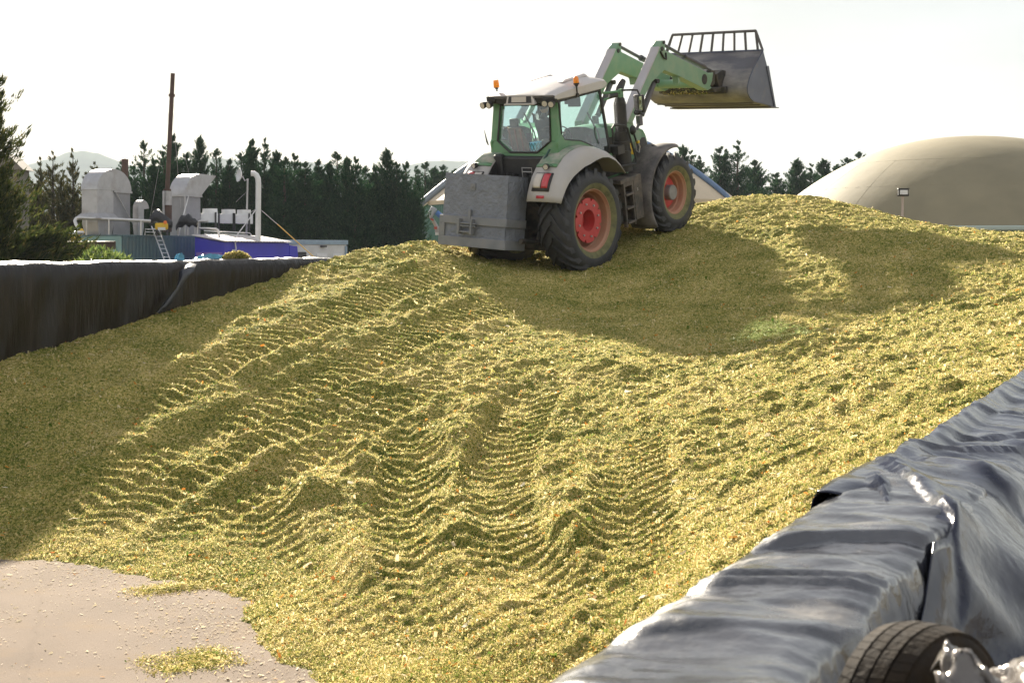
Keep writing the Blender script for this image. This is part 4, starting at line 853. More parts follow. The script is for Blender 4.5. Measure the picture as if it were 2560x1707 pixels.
rp = thing('yellow_rope', 'yellow rope slanting down from the bent pipe stay over the cabin', 'rope', at(740, 605, 71)); m_ = MB(); m_.cyl(at(694, 561, 73), at(795, 652, 70), .025, n=6); W(m_, 'rope', mat('yellow_rope', (.60, .36, .05), .7), rp)
# ladder
ld = thing('ladder', 'aluminium ladder leaning against the dark container side', 'ladder', at(402, 660, 66))
A_ = [at(379, 566, 72.6), at(425, 690, 68)]; B_ = [at(394, 566, 73), at(440, 690, 68.4)]
for E_ in (A_, B_): m_ = MB(); m_.cyl(E_[0], E_[1], .035, n=6); W(m_, 'rail', M_ALU, ld)
for i in range(12): f = (i + .6) / 12; m_ = MB(); m_.cyl(A_[0].lerp(A_[1], f), B_[0].lerp(B_[1], f), .022, n=6); W(m_, 'rung', M_ALU, ld)
# blue shed
KS = at(560, 606, 72); KS.z = 0; Z0 = 3 + 24 / FP * 72; LS, WS = 6.3, 1.75
def sh(X, Y, Z): return KS + U * X + V_ * Y + Vector((0, 0, Z))
bs = thing('blue_shed', 'blue metal shed with faded purple doors and a pale sheet roof', 'shed', sh(3, .9, YG))
m_ = MB(); m_.hexa([sh(0, 0, YG), sh(LS, 0, YG), sh(LS, WS, YG), sh(0, WS, YG), sh(0, 0, Z0), sh(LS, 0, Z0), sh(LS, WS, Z0 + .28), sh(0, WS, Z0 + .28)]); W(m_, 'wall', M_BLUE, bs, smooth=0)
m_ = MB(); m_.box(sh(-.015, WS / 2, (YG + Z0) / 2 - .25), (.03, WS - .18, Z0 - YG - .5), YM); W(m_, 'end_panel', M_PURP, bs, smooth=0)
for yy_ in (.5, 1.15): m_ = MB(); m_.box(sh(-.05, yy_, YG + .9), (.04, .58, 1.75), YM); m_.box(sh(-.08, .84 if yy_ < .8 else .92, YG + .95), (.05, .03, .25), YM); W(m_, 'door', M_PURP, bs, bevel=.01)
m_ = MB(); R0_ = []
for j, (yy_, zz) in enumerate(((-.18, Z0 + .03), (WS + .1, Z0 + .36))):
    R0_.append([sh(-.15 + (LS + .2) * i / 96, yy_, zz + (.045 if (i % 4) in (1, 2) else 0)) for i in range(97)])
m_.sheet(R0_); W(m_, 'roof', M_ROOFM, bs, smooth=0, solid=.02, fix=False)
m_ = MB(); m_.hexa([sh(LS + .01, -.02, Z0 - .95), sh(LS + .9, -.02, Z0 - .75), sh(LS + .9, .9, Z0 - .75), sh(LS + .01, .9, Z0 - .95), sh(LS + .01, -.02, Z0 - .12), sh(LS + .8, -.02, Z0 - .18), sh(LS + .8, .9, Z0 - .18), sh(LS + .01, .9, Z0 - .12)]); W(m_, 'side_box', M_BLUE, bs, smooth=0)
m_ = MB(); m_.tube([sh(.9, -.06, Z0 + .12), sh(.9, -.12, Z0 - .38), sh(.6, -.12, Z0 - .38), sh(.6, -.12, Z0 - .62)], .035, 6); W(m_, 'downpipe', M_WHT, bs)
# white cabin
M_CAB = mat('cabin_white', (.52, .53, .54), .55, var=.06, dust=(.35, .32, .27), dust_amt=.15); M_CTR = mat('cabin_trim', (.22, .30, .38), .5, var=.1)
wc = thing('site_cabin', 'white site cabin with grey-blue trim and a barred window', 'cabin', at(780, 655, 82)); q0, q1 = at(690, 605, 80), at(866, 612, 84); 
cd = (q1 - q0); cd.z = 0; CL = cd.length; cd.normalize(); cn = Vector((-cd.y, cd.x, 0)); CZ = 3 + 22 / FP * 82
def cp_(X, Y, Z): o = q0 + cd * X + cn * Y; return Vector((o.x, o.y, Z))
CM = Matrix((cd, cn, Vector((0, 0, 1)))).transposed()
m_ = MB(); m_.box(cp_(CL / 2, 1.2, (YG + CZ) / 2), (CL, 2.4, CZ - YG), CM); W(m_, 'wall', M_CAB, wc, smooth=0)
m_ = MB(); m_.box(cp_(CL / 2, 1.2, CZ + .05), (CL + .15, 2.55, .26), CM); m_.box(cp_(CL - .05, -.02, (YG + CZ) / 2 - .05), (.16, .08, CZ - YG - .2), CM); W(m_, 'trim', M_CTR, wc, bevel=.02)
def on_cab(px): # distance along the front for a photo column
    k = (px - 1280) / FP; return (k * q0.y - q0.x) / (cd.x - k * cd.y)
m_ = MB(); m_.box(cp_(on_cab(755), -.01, YG + 1.05), (.6, .05, 2.1), CM); W(m_, 'door', M_DKM, wc)
x8 = on_cab(804); wf = MB(); wf.box(cp_(x8, -.015, YG + 1.5), (.78, .06, 1.0), CM); wfo = W(wf, 'window', M_WHT, wc, bevel=.01)
m_ = MB(); m_.box(cp_(x8, -.055, YG + 1.5), (.64, .03, .86), CM); po = m_.build('pane', M_DKM); po.parent = wfo; po.matrix_parent_inverse = Matrix.Translation(wc.location).inverted()
m_ = MB()
for i in range(7): m_ = MB(); m_.box(cp_(x8 - .3 + .1 * i, -.09, YG + 1.5), (.035, .03, .9), CM); po = m_.build('window_bar', M_WHT); po.parent = wfo; po.matrix_parent_inverse = Matrix.Translation(wc.location).inverted()
m_ = MB(); m_.box(cp_(on_cab(843), -.02, YG + 1.0), (.75, .06, 2.0), CM); W(m_, 'panel_door', M_WHT, wc, bevel=.01)
m_ = MB(); m_.box(cp_(on_cab(806), -.1, CZ - .18), (.34, .2, .1), CM); W(m_, 'lamp', M_DKM, wc)
# low brown-roofed building behind the near tree
lb = thing('low_building', 'low white building with a dark brown roof edge behind the bush', 'building', at(190, 640, 52)); M_BRN = mat('brown_fascia', (.075, .038, .03), .7, var=.15)
e0, e1 = at(60, 598, 55), at(281, 602, 50)
m_ = MB(); zt_ = e1.z - .30; m_.hexa([(e0.x, e0.y, .6), (e1.x, e1.y, .6), (e1.x - 2.4, e1.y + 6, .6), (e0.x - .5, e0.y + 5, .6), (e0.x, e0.y, zt_), (e1.x, e1.y, zt_), (e1.x - 2.4, e1.y + 6, zt_), (e0.x - .5, e0.y + 5, zt_)]); W(m_, 'wall', M_CAB, lb, smooth=0)
m_ = MB(); m_.hexa([(e0.x - .2, e0.y - .3, zt_), (e1.x + .2, e1.y - .3, zt_), (e1.x - 2.4, e1.y + 6.2, zt_), (e0.x - .7, e0.y + 5, zt_), (e0.x - .2, e0.y - .3, zt_ + .28), (e1.x + .2, e1.y - .3, zt_ + .28), (e1.x - 2.4, e1.y + 6.2, zt_ + .34), (e0.x - .7, e0.y + 5, zt_ + .34)]); W(m_, 'roof', M_BRN, lb, smooth=0)
# house whose gable shows behind the big tree
hs = thing('house', 'grey house gable half hidden behind the big near cypress', 'house', at(20, 600, 80)); M_GRY = mat('grey_render', (.17, .15, .13), .8, var=.15)
a_, b_, c_ = at(-80, 425, 80), at(50, 425, 80), at(34, 385, 80)
m_ = MB(); m_.prism([(a_.x, .9), (b_.x, .9), (b_.x, b_.z), (a_.x, a_.z)], 1, 80, 81.5); W(m_, 'wall', M_GRY, hs, smooth=0)
m_ = MB(); m_.prism([(a_.x - .2, a_.z + .003), (b_.x + .25, b_.z + .003), (c_.x - .3, c_.z)], 1, 79.8, 81.7); W(m_, 'roof', M_GRY, hs, smooth=0)
# maroon container left of the green tank
mc = thing('maroon_container', 'dark maroon container standing between the trees and the green tank', 'container', at(1050, 680, 137)); m_ = MB(); c0 = at(1037, 587, 137); corr(m_, Vector((c0.x, 137, .9)), Vector((1, 0, 0)), Vector((0, 0, 1)), 2.6, c0.z - .9); W(m_, 'side_panel', mat('maroon_paint', (.09, .02, .025), .6, var=.15), mc, smooth=0, fix=False)
m_ = MB(); m_.box((c0.x + 1.3, 140.1, (c0.z + .9) / 2), (2.5, 6, c0.z - .95)); W(m_, 'body', mat('maroon_body', (.08, .02, .025), .6), mc, smooth=0)

# ------------------------------------------------------------------ digester tanks
M_GRNC = mat('green_cladding', (.035, .125, .10), .5, var=.08, vscale=.6)
def dome_mat(name, c1_, c2_):
    return mat(name, c1_, .7, var=.10, vscale=.35, dust=c2_, dust_amt=.25, dust_scale=.25, bump=.02, bscale=.7, spec=.25)
M_DOM = dome_mat('beige_membrane', (.50, .42, .31), (.42, .36, .27)); M_DOM2 = dome_mat('olive_membrane', (.215, .185, .115), (.19, .165, .105))
def tank(name, label, c, R_, zr, hd, e, Mw, Md, ribs=260):
    t = thing(name, label, 'digester tank', (c.x, c.y, .9))
    m_ = MB(); n = ribs * 2; rows = [[], []]
    for i in range(n + 1):
        a = 2 * math.pi * i / n; r2 = R_ - (.06 if i % 2 else 0)
        for j, z in enumerate((0, zr - .9)): rows[j].append((r2 * math.cos(a), r2 * math.sin(a), z))
    m_.sheet(rows); m_.build('wall', Mw, t, smooth=0, fix=False)
    prof = [(R_ + .12, zr - .9 - .35), (R_ + .14, zr - .9), (R_ + .02, zr - .9 + .10)] + [(R_ * (1 - k / 24), zr - .9 + .10 + hd * (1 - (1 - k / 24) ** e)) for k in range(1, 24)] + [(.001, zr - .8 + hd)]
    m_ = MB(); m_.lathe(prof, (0, 0, 0), (0, 0, 1), 96); m_.build('membrane_roof', Md, t, smooth=50)
    return t
cy1 = 130.0; c1 = at(1450, 630, cy1)
tk = tank('digester_tank', 'green-clad round tank with a beige conical membrane roof behind the tractor', Vector((c1.x, cy1, 0)), 390 / FP * cy1, 3 + 122 / FP * cy1, 172 / FP * cy1, 1.9, M_GRNC, M_DOM)
Rk = 390 / FP * cy1; zk = 3 + 122 / FP * cy1 - .9; hk = 172 / FP * cy1
M_BPIPE = mat('blue_hose', (.10, .17, .30), .45, var=.1)
def on_roof(f, a, off=.3): r2 = Rk * f; return (r2 * math.cos(a), r2 * math.sin(a), zk + .1 + hk * (1 - f ** 1.9) + off)
m_ = MB(); m_.tube([on_roof(f, rad(-30), .28) for f in np.linspace(.12, 1.0, 16)] + [(Rk * 1.03 * math.cos(rad(-30)), Rk * 1.03 * math.sin(rad(-30)), zk - 1.5)], .24, 10); m_.build('roof_hose', M_BPIPE, tk)
m_ = MB(); a8 = rad(199); m_.tube([on_roof(f, a8, .35) for f in np.linspace(.5, 1.0, 8)] + [(Rk * 1.09 * math.cos(a8), Rk * 1.09 * math.sin(a8), zk - .6), (Rk * 1.115 * math.cos(a8), Rk * 1.115 * math.sin(a8), zk - 1.6), (Rk * 1.09 * math.cos(a8), Rk * 1.09 * math.sin(a8), zk - 2.5), (Rk * 1.02 * math.cos(a8), Rk * 1.02 * math.sin(a8), zk - 3.0)], .30, 10); m_.build('side_hose', mat('grey_hose', (.20, .23, .27), .5), tk)
# gearbox mixer on the tank wall
mxr = thing('mixer_drive', 'grey gearbox with a blue motor mounted on the green tank wall', 'machine', at(1085, 575, 112))
m_ = MB(); c = at(1079, 532, 112); Mg = Matrix.Rotation(rad(28), 3, 'Y'); m_.box(c, (.50, .5, .95), Mg); W(m_, 'gearbox', mat('grey_casting', (.33, .34, .36), .5), mxr, bevel=.1)
m_ = MB(); m_.cyl(at(1091, 531, 111.7), at(1106, 544, 111.7), .22, n=14); W(m_, 'motor', mat('blue_motor', (.04, .13, .38), .45), mxr)
m_ = MB(); m_.cyl(at(1080, 546, 112), at(1096, 575, 112.5), .13, .16, n=12); m_.box(at(1094, 575, 112.4), (.42, .3, .4)); W(m_, 'shaft_housing', M_GALV, mxr)
m_ = MB(); m_.box(at(1080, 549, 111.8), (.26, .3, .13), Mg); W(m_, 'valve', mat('valve_red', (.35, .05, .03), .5), mxr); m_ = MB(); m_.box(at(1089, 570, 111.9), (.24, .3, .2)); W(m_, 'valve', bpy.data.materials['valve_red'], mxr)
m_ = MB(); m_.box(at(1096, 583, 113), (.5, .1, .3)); W(m_, 'bracket', M_WHT, mxr)
m_ = MB(); c5 = at(1090, 560, 116); m_.cyl(at(1094, 575, 112.4), at(1100, 575, 122), .12, n=10); W(m_, 'shaft', M_GALV, mxr)
cy2 = 112.0; c2 = at(2425, 630, cy2)
td = tank('digester_tank', 'wide olive-grey membrane dome on a green tank behind the heap', Vector((c2.x, cy2, 0)), 520 / FP * cy2, 3 + 58 / FP * cy2, 226 / FP * cy2, 2.25, M_GRNC, M_DOM2)
R2, z2, h2_ = 520 / FP * cy2, 3 + 58 / FP * cy2 - .9, 226 / FP * cy2
m_ = MB()
for f in (.60, .80):
    m_.tube([(R2 * f * math.cos(a), R2 * f * math.sin(a), z2 + .10 + h2_ * (1 - f ** 2.25)) for a in np.linspace(0, 2 * math.pi, 73)[:-1]], .004, 5, closed=True)
for k in range(18): a = k * math.pi / 9; m_.tube([(R2 * f * math.cos(a), R2 * f * math.sin(a), z2 + .10 + h2_ * (1 - f ** 2.25)) for f in np.linspace(.6, .985, 12)], .003, 4)
m_.build('weld_seam', M_DOM2, td)
m_ = MB(); m_.lathe([(R2 + .15, z2 - .38), (R2 + .22, z2 - .30), (R2 + .22, z2 - .12), (R2 + .15, z2 - .04)], (0, 0, 0), (0, 0, 1), 96); m_.build('rim_band', mat('rim_band', (.36, .42, .38), .5), td)
# floodlight and two posts behind the heap
fl_ = thing('floodlight', 'small floodlight on a thin post in front of the olive dome', 'floodlight', at(2255, 560, 48)); M_PST = mat('post_paint', (.42, .34, .30), .55)
m_ = MB(); m_.cyl(at(2255, 600, 48), at(2257, 488, 48), .04, n=8); W(m_, 'post', M_PST, fl_)
m_ = MB(); c = at(2258, 481, 47.9); m_.box(c, (.34, .14, .22)); m_.box(c + Vector((0, -.02, .12)), (.38, .2, .03)); W(m_, 'housing', M_DKM, fl_, bevel=.015)
m_ = MB(); m_.box(c + Vector((.0, -.085, 0)), (.26, .02, .15)); W(m_, 'lens', M_WHT, fl_)
m_ = MB(); m_.tube([at(2243, 484, 47.9), at(2243, 490, 47.9), at(2272, 490, 47.9), at(2272, 484, 47.9)], .015, 5); W(m_, 'bracket', M_DKM, fl_)
for px, lab in ((1875, 'short metal post end above the heap crest, below the tallest trees'), (1951, 'short metal post end above the heap crest, nearer the olive dome')):
    po_ = thing('metal_post', lab, 'post', at(px, 520, 50), group='short posts behind the heap'); m_ = MB(); p_ = at(px, 486, 50); m_.cyl((p_.x, 50, .9), p_, .055, n=10); W(m_, 'tube', M_GALV, po_); m_ = MB(); m_.cyl(p_ - Vector((.06, 0, .12)), p_ - Vector((.06, 0, .02)), .03, n=8); W(m_, 'cap', M_DKM, po_)
# ------------------------------------------------------------------ tractor
tr = thing('tractor', 'muddy green farm tractor with raised front loader climbing the silage heap', 'tractor', (0.7042, 29.0324, 2.7106))
RT = Matrix.Rotation(rad(-38.7), 4, 'Z') @ Matrix.Rotation(rad(13.5), 4, 'X') @ Matrix.Rotation(rad(3.0), 4, 'Y')
tr.rotation_euler = RT.to_euler()
DUST = (.36, .31, .26)
T_GRN = mat('tractor_green', (.10, .235, .11), .42, var=.08, vscale=3, dust=(.25, .28, .20), dust_amt=.22, dust_scale=3.5, coat=.1)
T_GRD = mat('dusty_green', (.16, .25, .17), .6, var=.1, vscale=4, dust=(.40, .36, .31), dust_amt=.5, dust_scale=4)
T_FEN = mat('mudguard_grey', (.40, .38, .37), .55, var=.08, vscale=3, dust=(.42, .385, .35), dust_amt=.45, dust_scale=2.2)
T_WHT = mat('roof_white', (.52, .485, .465), .45, var=.05, vscale=2, dust=(.42, .36, .30), dust_amt=.15, dust_scale=2)
T_BLK = mat('black_plastic_trim', (.022, .021, .021), .55, var=.15, vscale=6, dust=(.10, .085, .07), dust_amt=.2)
T_DRK = mat('dark_chassis', (.028, .026, .025), .65, var=.25, vscale=5, dust=(.13, .10, .065), dust_amt=.35, dust_scale=5)
T_FRF = mat('front_mudguard', (.06, .055, .055), .6, var=.2, vscale=3, dust=(.20, .175, .165), dust_amt=.5, dust_scale=2.2)
T_STP = mat('step_plastic', (.045, .04, .038), .6, var=.2, vscale=5, dust=(.17, .135, .105), dust_amt=.45, dust_scale=4)
T_TYR = mat('tyre_rubber', (.026, .027, .032), .62, var=.25, vscale=5, dust=(.055, .052, .052), dust_amt=.45, dust_scale=4, bump=.004, bscale=30)
T_TYD = mat('tyre_silage_ring', (.10, .10, .05), .85, var=.25, vscale=9, dust=(.19, .18, .075), dust_amt=.5, dust_scale=6)
T_RIM = mat('rim_dusty', (.42, .20, .125), .6, var=.12, vscale=5, dust=(.34, .22, .15), dust_amt=.4, dust_scale=5)
T_RED = mat('hub_red', (.50, .045, .045), .45, var=.12, vscale=6, dust=(.36, .14, .10), dust_amt=.2, dust_scale=6)
T_BLT = mat('bolt_steel', (.45, .43, .42), .4, .6)
T_HUB = mat('hub_grey', (.20, .19, .19), .55, var=.15, vscale=8)
T_BAL = mat('ballast_grey', (.185, .20, .24), .75, var=.12, vscale=5, dust=(.20, .175, .15), dust_amt=.12, dust_scale=3, bump=.05, bscale=14, bdetail=5)
T_BLF = mat('ballast_frame', (.185, .19, .205), .6, var=.15, vscale=4, dust=(.22, .20, .18), dust_amt=.2, dust_scale=4)
T_LOD = mat('loader_grey', (.40, .38, .40), .5, var=.08, vscale=3, dust=(.40, .36, .34), dust_amt=.3, stretch=(3, 1, 1))
T_GRL = mat('loader_green', (.17, .29, .19), .48, var=.12, vscale=3, dust=(.27, .29, .20), dust_amt=.3, dust_scale=3)
T_CYL = mat('ram_steel', (.085, .08, .09), .45, .3, var=.15, dust=(.2, .17, .15), dust_amt=.2)
T_BKT = mat('bucket_dusty', (.085, .082, .095), .5, var=.2, vscale=1.5, dust=(.31, .285, .26), dust_amt=.42, dust_scale=1.4, stretch=(.6, 1.5, 1.5))
T_BKS = mat('bucket_navy', (.07, .078, .12), .42, var=.15, vscale=2, dust=(.20, .18, .17), dust_amt=.15, dust_scale=3)
T_BKG = mat('bucket_bars', (.10, .09, .088), .55, var=.15)
T_LNS = mat('lamp_glass', (.60, .55, .48), .2, coat=.5)
T_LRD = mat('tail_red', (.48, .03, .045), .3, dust=(.45, .25, .2), dust_amt=.2, dust_scale=6, coat=.3)
T_LWT = mat('tail_clear', (.52, .47, .42), .35, coat=.3)
T_AMB = mat('beacon_amber', (.95, .30, .01), .22, coat=.6)
nt_ = T_AMB.node_tree.nodes['Principled BSDF']; nt_.inputs['Subsurface Weight'].default_value = .6; nt_.inputs['Subsurface Radius'].default_value = (.12, .05, .01)
def glass(name, tint, gl=.10):
    m = bpy.data.materials.new(name); m.use_nodes = True; t = m.node_tree; t.nodes.clear(); o = N(t, 'ShaderNodeOutputMaterial')
    a = N(t, 'ShaderNodeBsdfTransparent'); a.inputs['Color'].default_value = (*tint, 1); g = N(t, 'ShaderNodeBsdfGlossy'); g.inputs['Roughness'].default_value = .03; g.inputs['Color'].default_value = (.9, .95, 1, 1)
    d = N(t, 'ShaderNodeBsdfDiffuse'); d.inputs['Color'].default_value = (.45, .5, .5, 1); md = N(t, 'ShaderNodeMixShader'); md.inputs['Fac'].default_value = .06
    f = N(t, 'ShaderNodeFresnel'); f.inputs['IOR'].default_value = 1.45; ad = N(t, 'ShaderNodeMath', operation='ADD'); ad.inputs[1].default_value = gl - .04; ad.use_clamp = True
    mx_ = N(t, 'ShaderNodeMixShader'); t.links.new(f.outputs['Fac'], ad.inputs[0]); t.links.new(ad.outputs['Value'], mx_.inputs['Fac'])
    t.links.new(a.outputs['BSDF'], md.inputs[1]); t.links.new(d.outputs['BSDF'], md.inputs[2]); t.links.new(md.outputs['Shader'], mx_.inputs[1]); t.links.new(g.outputs['BSDF'], mx_.inputs[2]); t.links.new(mx_.outputs['Shader'], o.inputs['Surface'])
    return m
T_GLS = glass('cab_glass', (.72, .90, .87)); T_GLR = glass('rear_glass', (.84, .95, .93), .06)
def TB(m_, name, M_, **kw): return m_.build(name, M_, kw.pop('par', tr), **kw)

# wheels -----------------------------------------------------------
def wheel(pos, side, R_, w_, rr, nl, front):
    """side +1 = right; wheel axis along x, built round its own hub; rim disc and hub as parts of the wheel"""
    h = w_ / 2; s = side
    m_ = MB()   # rim barrel: deep dish
    m_.lathe([(rr + .015, h * .80), (rr - .02, h * .82), (rr - .035, h * .72), (rr - .06, h * .66), (rr - .075, h * .30), (rr - .10, h * .22), (rr - .11, -.02), (rr - .13, -.10), (.20, -.12), (.20, -h * .7), (rr - .05, -h * .7), (rr + .015, -h * .8)], (0, 0, 0), (s, 0, 0), 64)
    wh = m_.build('wheel', T_RIM, tr, smooth=30); wh.location = pos
    Rb = R_ - .052
    prof = [(rr - .03, h * .76), (rr + .03, h * .90), (rr + (Rb - rr) * .30, h * 1.00), (rr + (Rb - rr) * .55, h * 1.03), (Rb - .11, h * .98), (Rb - .035, h * .86), (Rb - .008, h * .62), (Rb, 0)]
    prof = prof + [(r, -z) for r, z in prof[-2::-1]]
    m_ = MB(); m_.lathe(prof, (0, 0, 0), (s, 0, 0), 96); k = len(prof) - 1
    mi = []
    for i in range(k): mi += [1 if (i < 2 or i >= k - 2) else 0] * 96
    m_.m = mi; ty = m_.build('tyre', [T_TYR, T_TYD], wh, smooth=60)
    g = MB()
    for sd in (1, -1):
        for i in range(nl):
            a0 = 2 * math.pi * (i + (.5 if sd < 0 else 0)) / nl; secs = []
            for f in (0, .3, .6, .85, 1.0, 1.08):
                x = sd * h * (-.03 + f * .97 if f <= 1 else .985); ang = a0 - s * .0 + (1.25 * f ** 1.15) * h / Rb * 1.0
                rt_ = {0: R_ - .004, .3: R_, .6: R_ - .004, .85: R_ - .018, 1.0: R_ - .06, 1.08: R_ - .15}[f]
                rb_ = rt_ - .075 if f < 1.05 else rt_ - .02
                th = .028 + .020 * f
                da = th / Rb; secs.append([(x, r * math.cos(ang + o_), r * math.sin(ang + o_)) for r, o_ in ((rb_, -da * 1.35), (rt_, -da), (rt_, da), (rb_, da * 1.35))])
            b = len(g.v); g.v += [tuple(p) for sc in secs for p in sc]; nf0 = len(g.f)
            for q_ in range(len(secs) - 1):
                for e in range(4): g.f.append((b + q_ * 4 + e, b + q_ * 4 + (e + 1) % 4, b + q_ * 4 + 4 + (e + 1) % 4, b + q_ * 4 + 4 + e))
            g.f += [(b, b + 1, b + 2, b + 3), tuple(b + (len(secs) - 1) * 4 + e for e in (3, 2, 1, 0))]; g.m += [0] * (len(g.f) - nf0)
    lg = g.build('tread', T_TYR, wh, smooth=30)
    if not front:   # red clamp plate with notches and open centre
        m_ = MB(); n = 160; Ro, Ri, d0, d1 = .445, .215, h * .42, h * .42 + .03; rows = []
        def ro(a):
            q = (a / (2 * math.pi) * 8) % 1.0; return Ro - (.055 if abs(q - .5) < .085 else 0)
        A = [2 * math.pi * i / n for i in range(n + 1)]
        rows = [[(s * d, r * math.cos(a), r * math.sin(a)) for a in A for r in [rf(a)]] for d, rf in ((d0, lambda a: Ri), (d1, lambda a: Ri), (d1, ro), (d0, ro), (d0, lambda a: Ri))]
        m_.sheet(rows); m_.build('clamp_plate', T_RED, wh, smooth=25)
        m_ = MB(); m_.lathe([(Ri + .004, d0), (Ri - .01, 0), (Ri - .03, -.10)], (0, 0, 0), (s, 0, 0), 40); m_.lathe([(.001, -.02), (.13, -.02), (.14, -.10)], (0, 0, 0), (s, 0, 0), 32); m_.build('hub', T_RED, wh, smooth=30)
        for kk in range(8):
            a = 2 * math.pi * kk / 8 + .1; m_ = MB(); m_.cyl((s * d1, .33 * math.cos(a), .33 * math.sin(a)), (s * (d1 + .025), .33 * math.cos(a), .33 * math.sin(a)), .022, n=6); m_.build('bolt', T_BLT, wh)
    else:
        m_ = MB(); m_.lathe([(rr - .115, -.02), (.33, .02), (.17, .03), (.165, .06)], (0, 0, 0), (s, 0, 0), 48); m_.build('disc', T_RED, wh, smooth=30)
        m_ = MB(); m_.lathe([(.165, .03), (.165, h * .60), (.15, h * .66), (.001, h * .66)], (0, 0, 0), (s, 0, 0), 36); m_.build('hub', T_HUB, wh, smooth=35)
    return wh
for s in (1, -1):
    wheel((s * .98, 0, 1.0), s, 1.05, .71, .635, 20, False)
    wheel((s * .95, 3.22, .90), s, .86, .60, .475, 19, True)

# chassis ----------------------------------------------------------
m_ = MB(); m_.box((0, 1.3, 1.05), (.55, 3.4, .55)); m_.box((0, 2.9, .95), (.7, 1.3, .35)); m_.box((0, -.15, 1.25), (.75, .7, .9)); TB(m_, 'chassis', T_DRK, bevel=.03)
m_ = MB(); m_.cyl((-.75, 0, 1.0), (.75, 0, 1.0), .2, n=20); TB(m_, 'rear_axle', T_DRK)
m_ = MB(); m_.cyl((-.75, 3.22, .9), (.75, 3.22, .9), .14, n=16); TB(m_, 'front_axle', T_DRK)
for s in (1, -1):
    m_ = MB(); m_.tube([(s * .42, -.1, .78), (s * .46, -.8, .72), (s * .45, -1.32, .85)], [.05, .055, .05], 8); TB(m_, 'lower_link', T_DRK)
    m_ = MB(); m_.tube([(s * .5, -.35, 1.75), (s * .5, -.62, 1.25), (s * .47, -.8, .75)], .035, 8); m_.cyl((s * .5, -.47, 1.52), (s * .5, -.60, 1.28), .06, n=10); TB(m_, 'lift_rod', T_DRK)
m_ = MB(); m_.cyl((0, -.4, 1.5), (0, -1.3, 1.75), .045, n=10); TB(m_, 'top_link', T_DRK)
m_ = MB(); m_.box((.25, -.45, .62), (.6, .5, .22)); m_.box((0, -.55, .8), (.22, .5, .2)); TB(m_, 'drawbar_block', T_DRK, bevel=.03)
m_ = MB(); m_.box((0, -.42, 2.02), (1.15, .16, .66)); m_.box((-.52, -.5, 2.05), (.2, .16, .7)); TB(m_, 'rear_console', T_BLK, bevel=.04)
m_ = MB(); m_.tube([(.12, -.62, 1.95), (.12, -.62, 2.16), (.36, -.62, 2.16), (.36, -.62, 1.95)], .012, 6); m_.tube([(.12, -.62, 2.08), (.36, -.62, 2.08)], .010, 6); TB(m_, 'coupling_bracket', T_BLT)
for x0_, c_ in ((.36, .62), (.2, .5), (-.1, .55), (-.25, .6)):
    m_ = MB(); m_.tube([(x0_, -.5, 2.0), (x0_ + .03, -.68, 2.05), (x0_ + .06, -.72, 1.9), (x0_ + .02, -.6, 1.7)], .016, 6); TB(m_, 'hose', T_BLK)
m_ = MB(); m_.tube([(.70, -.42, 2.50), (.62, -.55, 2.30), (.50, -.62, 2.12), (.40, -.64, 2.02)], .022, 6); TB(m_, 'hose', mat('dark_green_hose', (.02, .07, .06), .5))

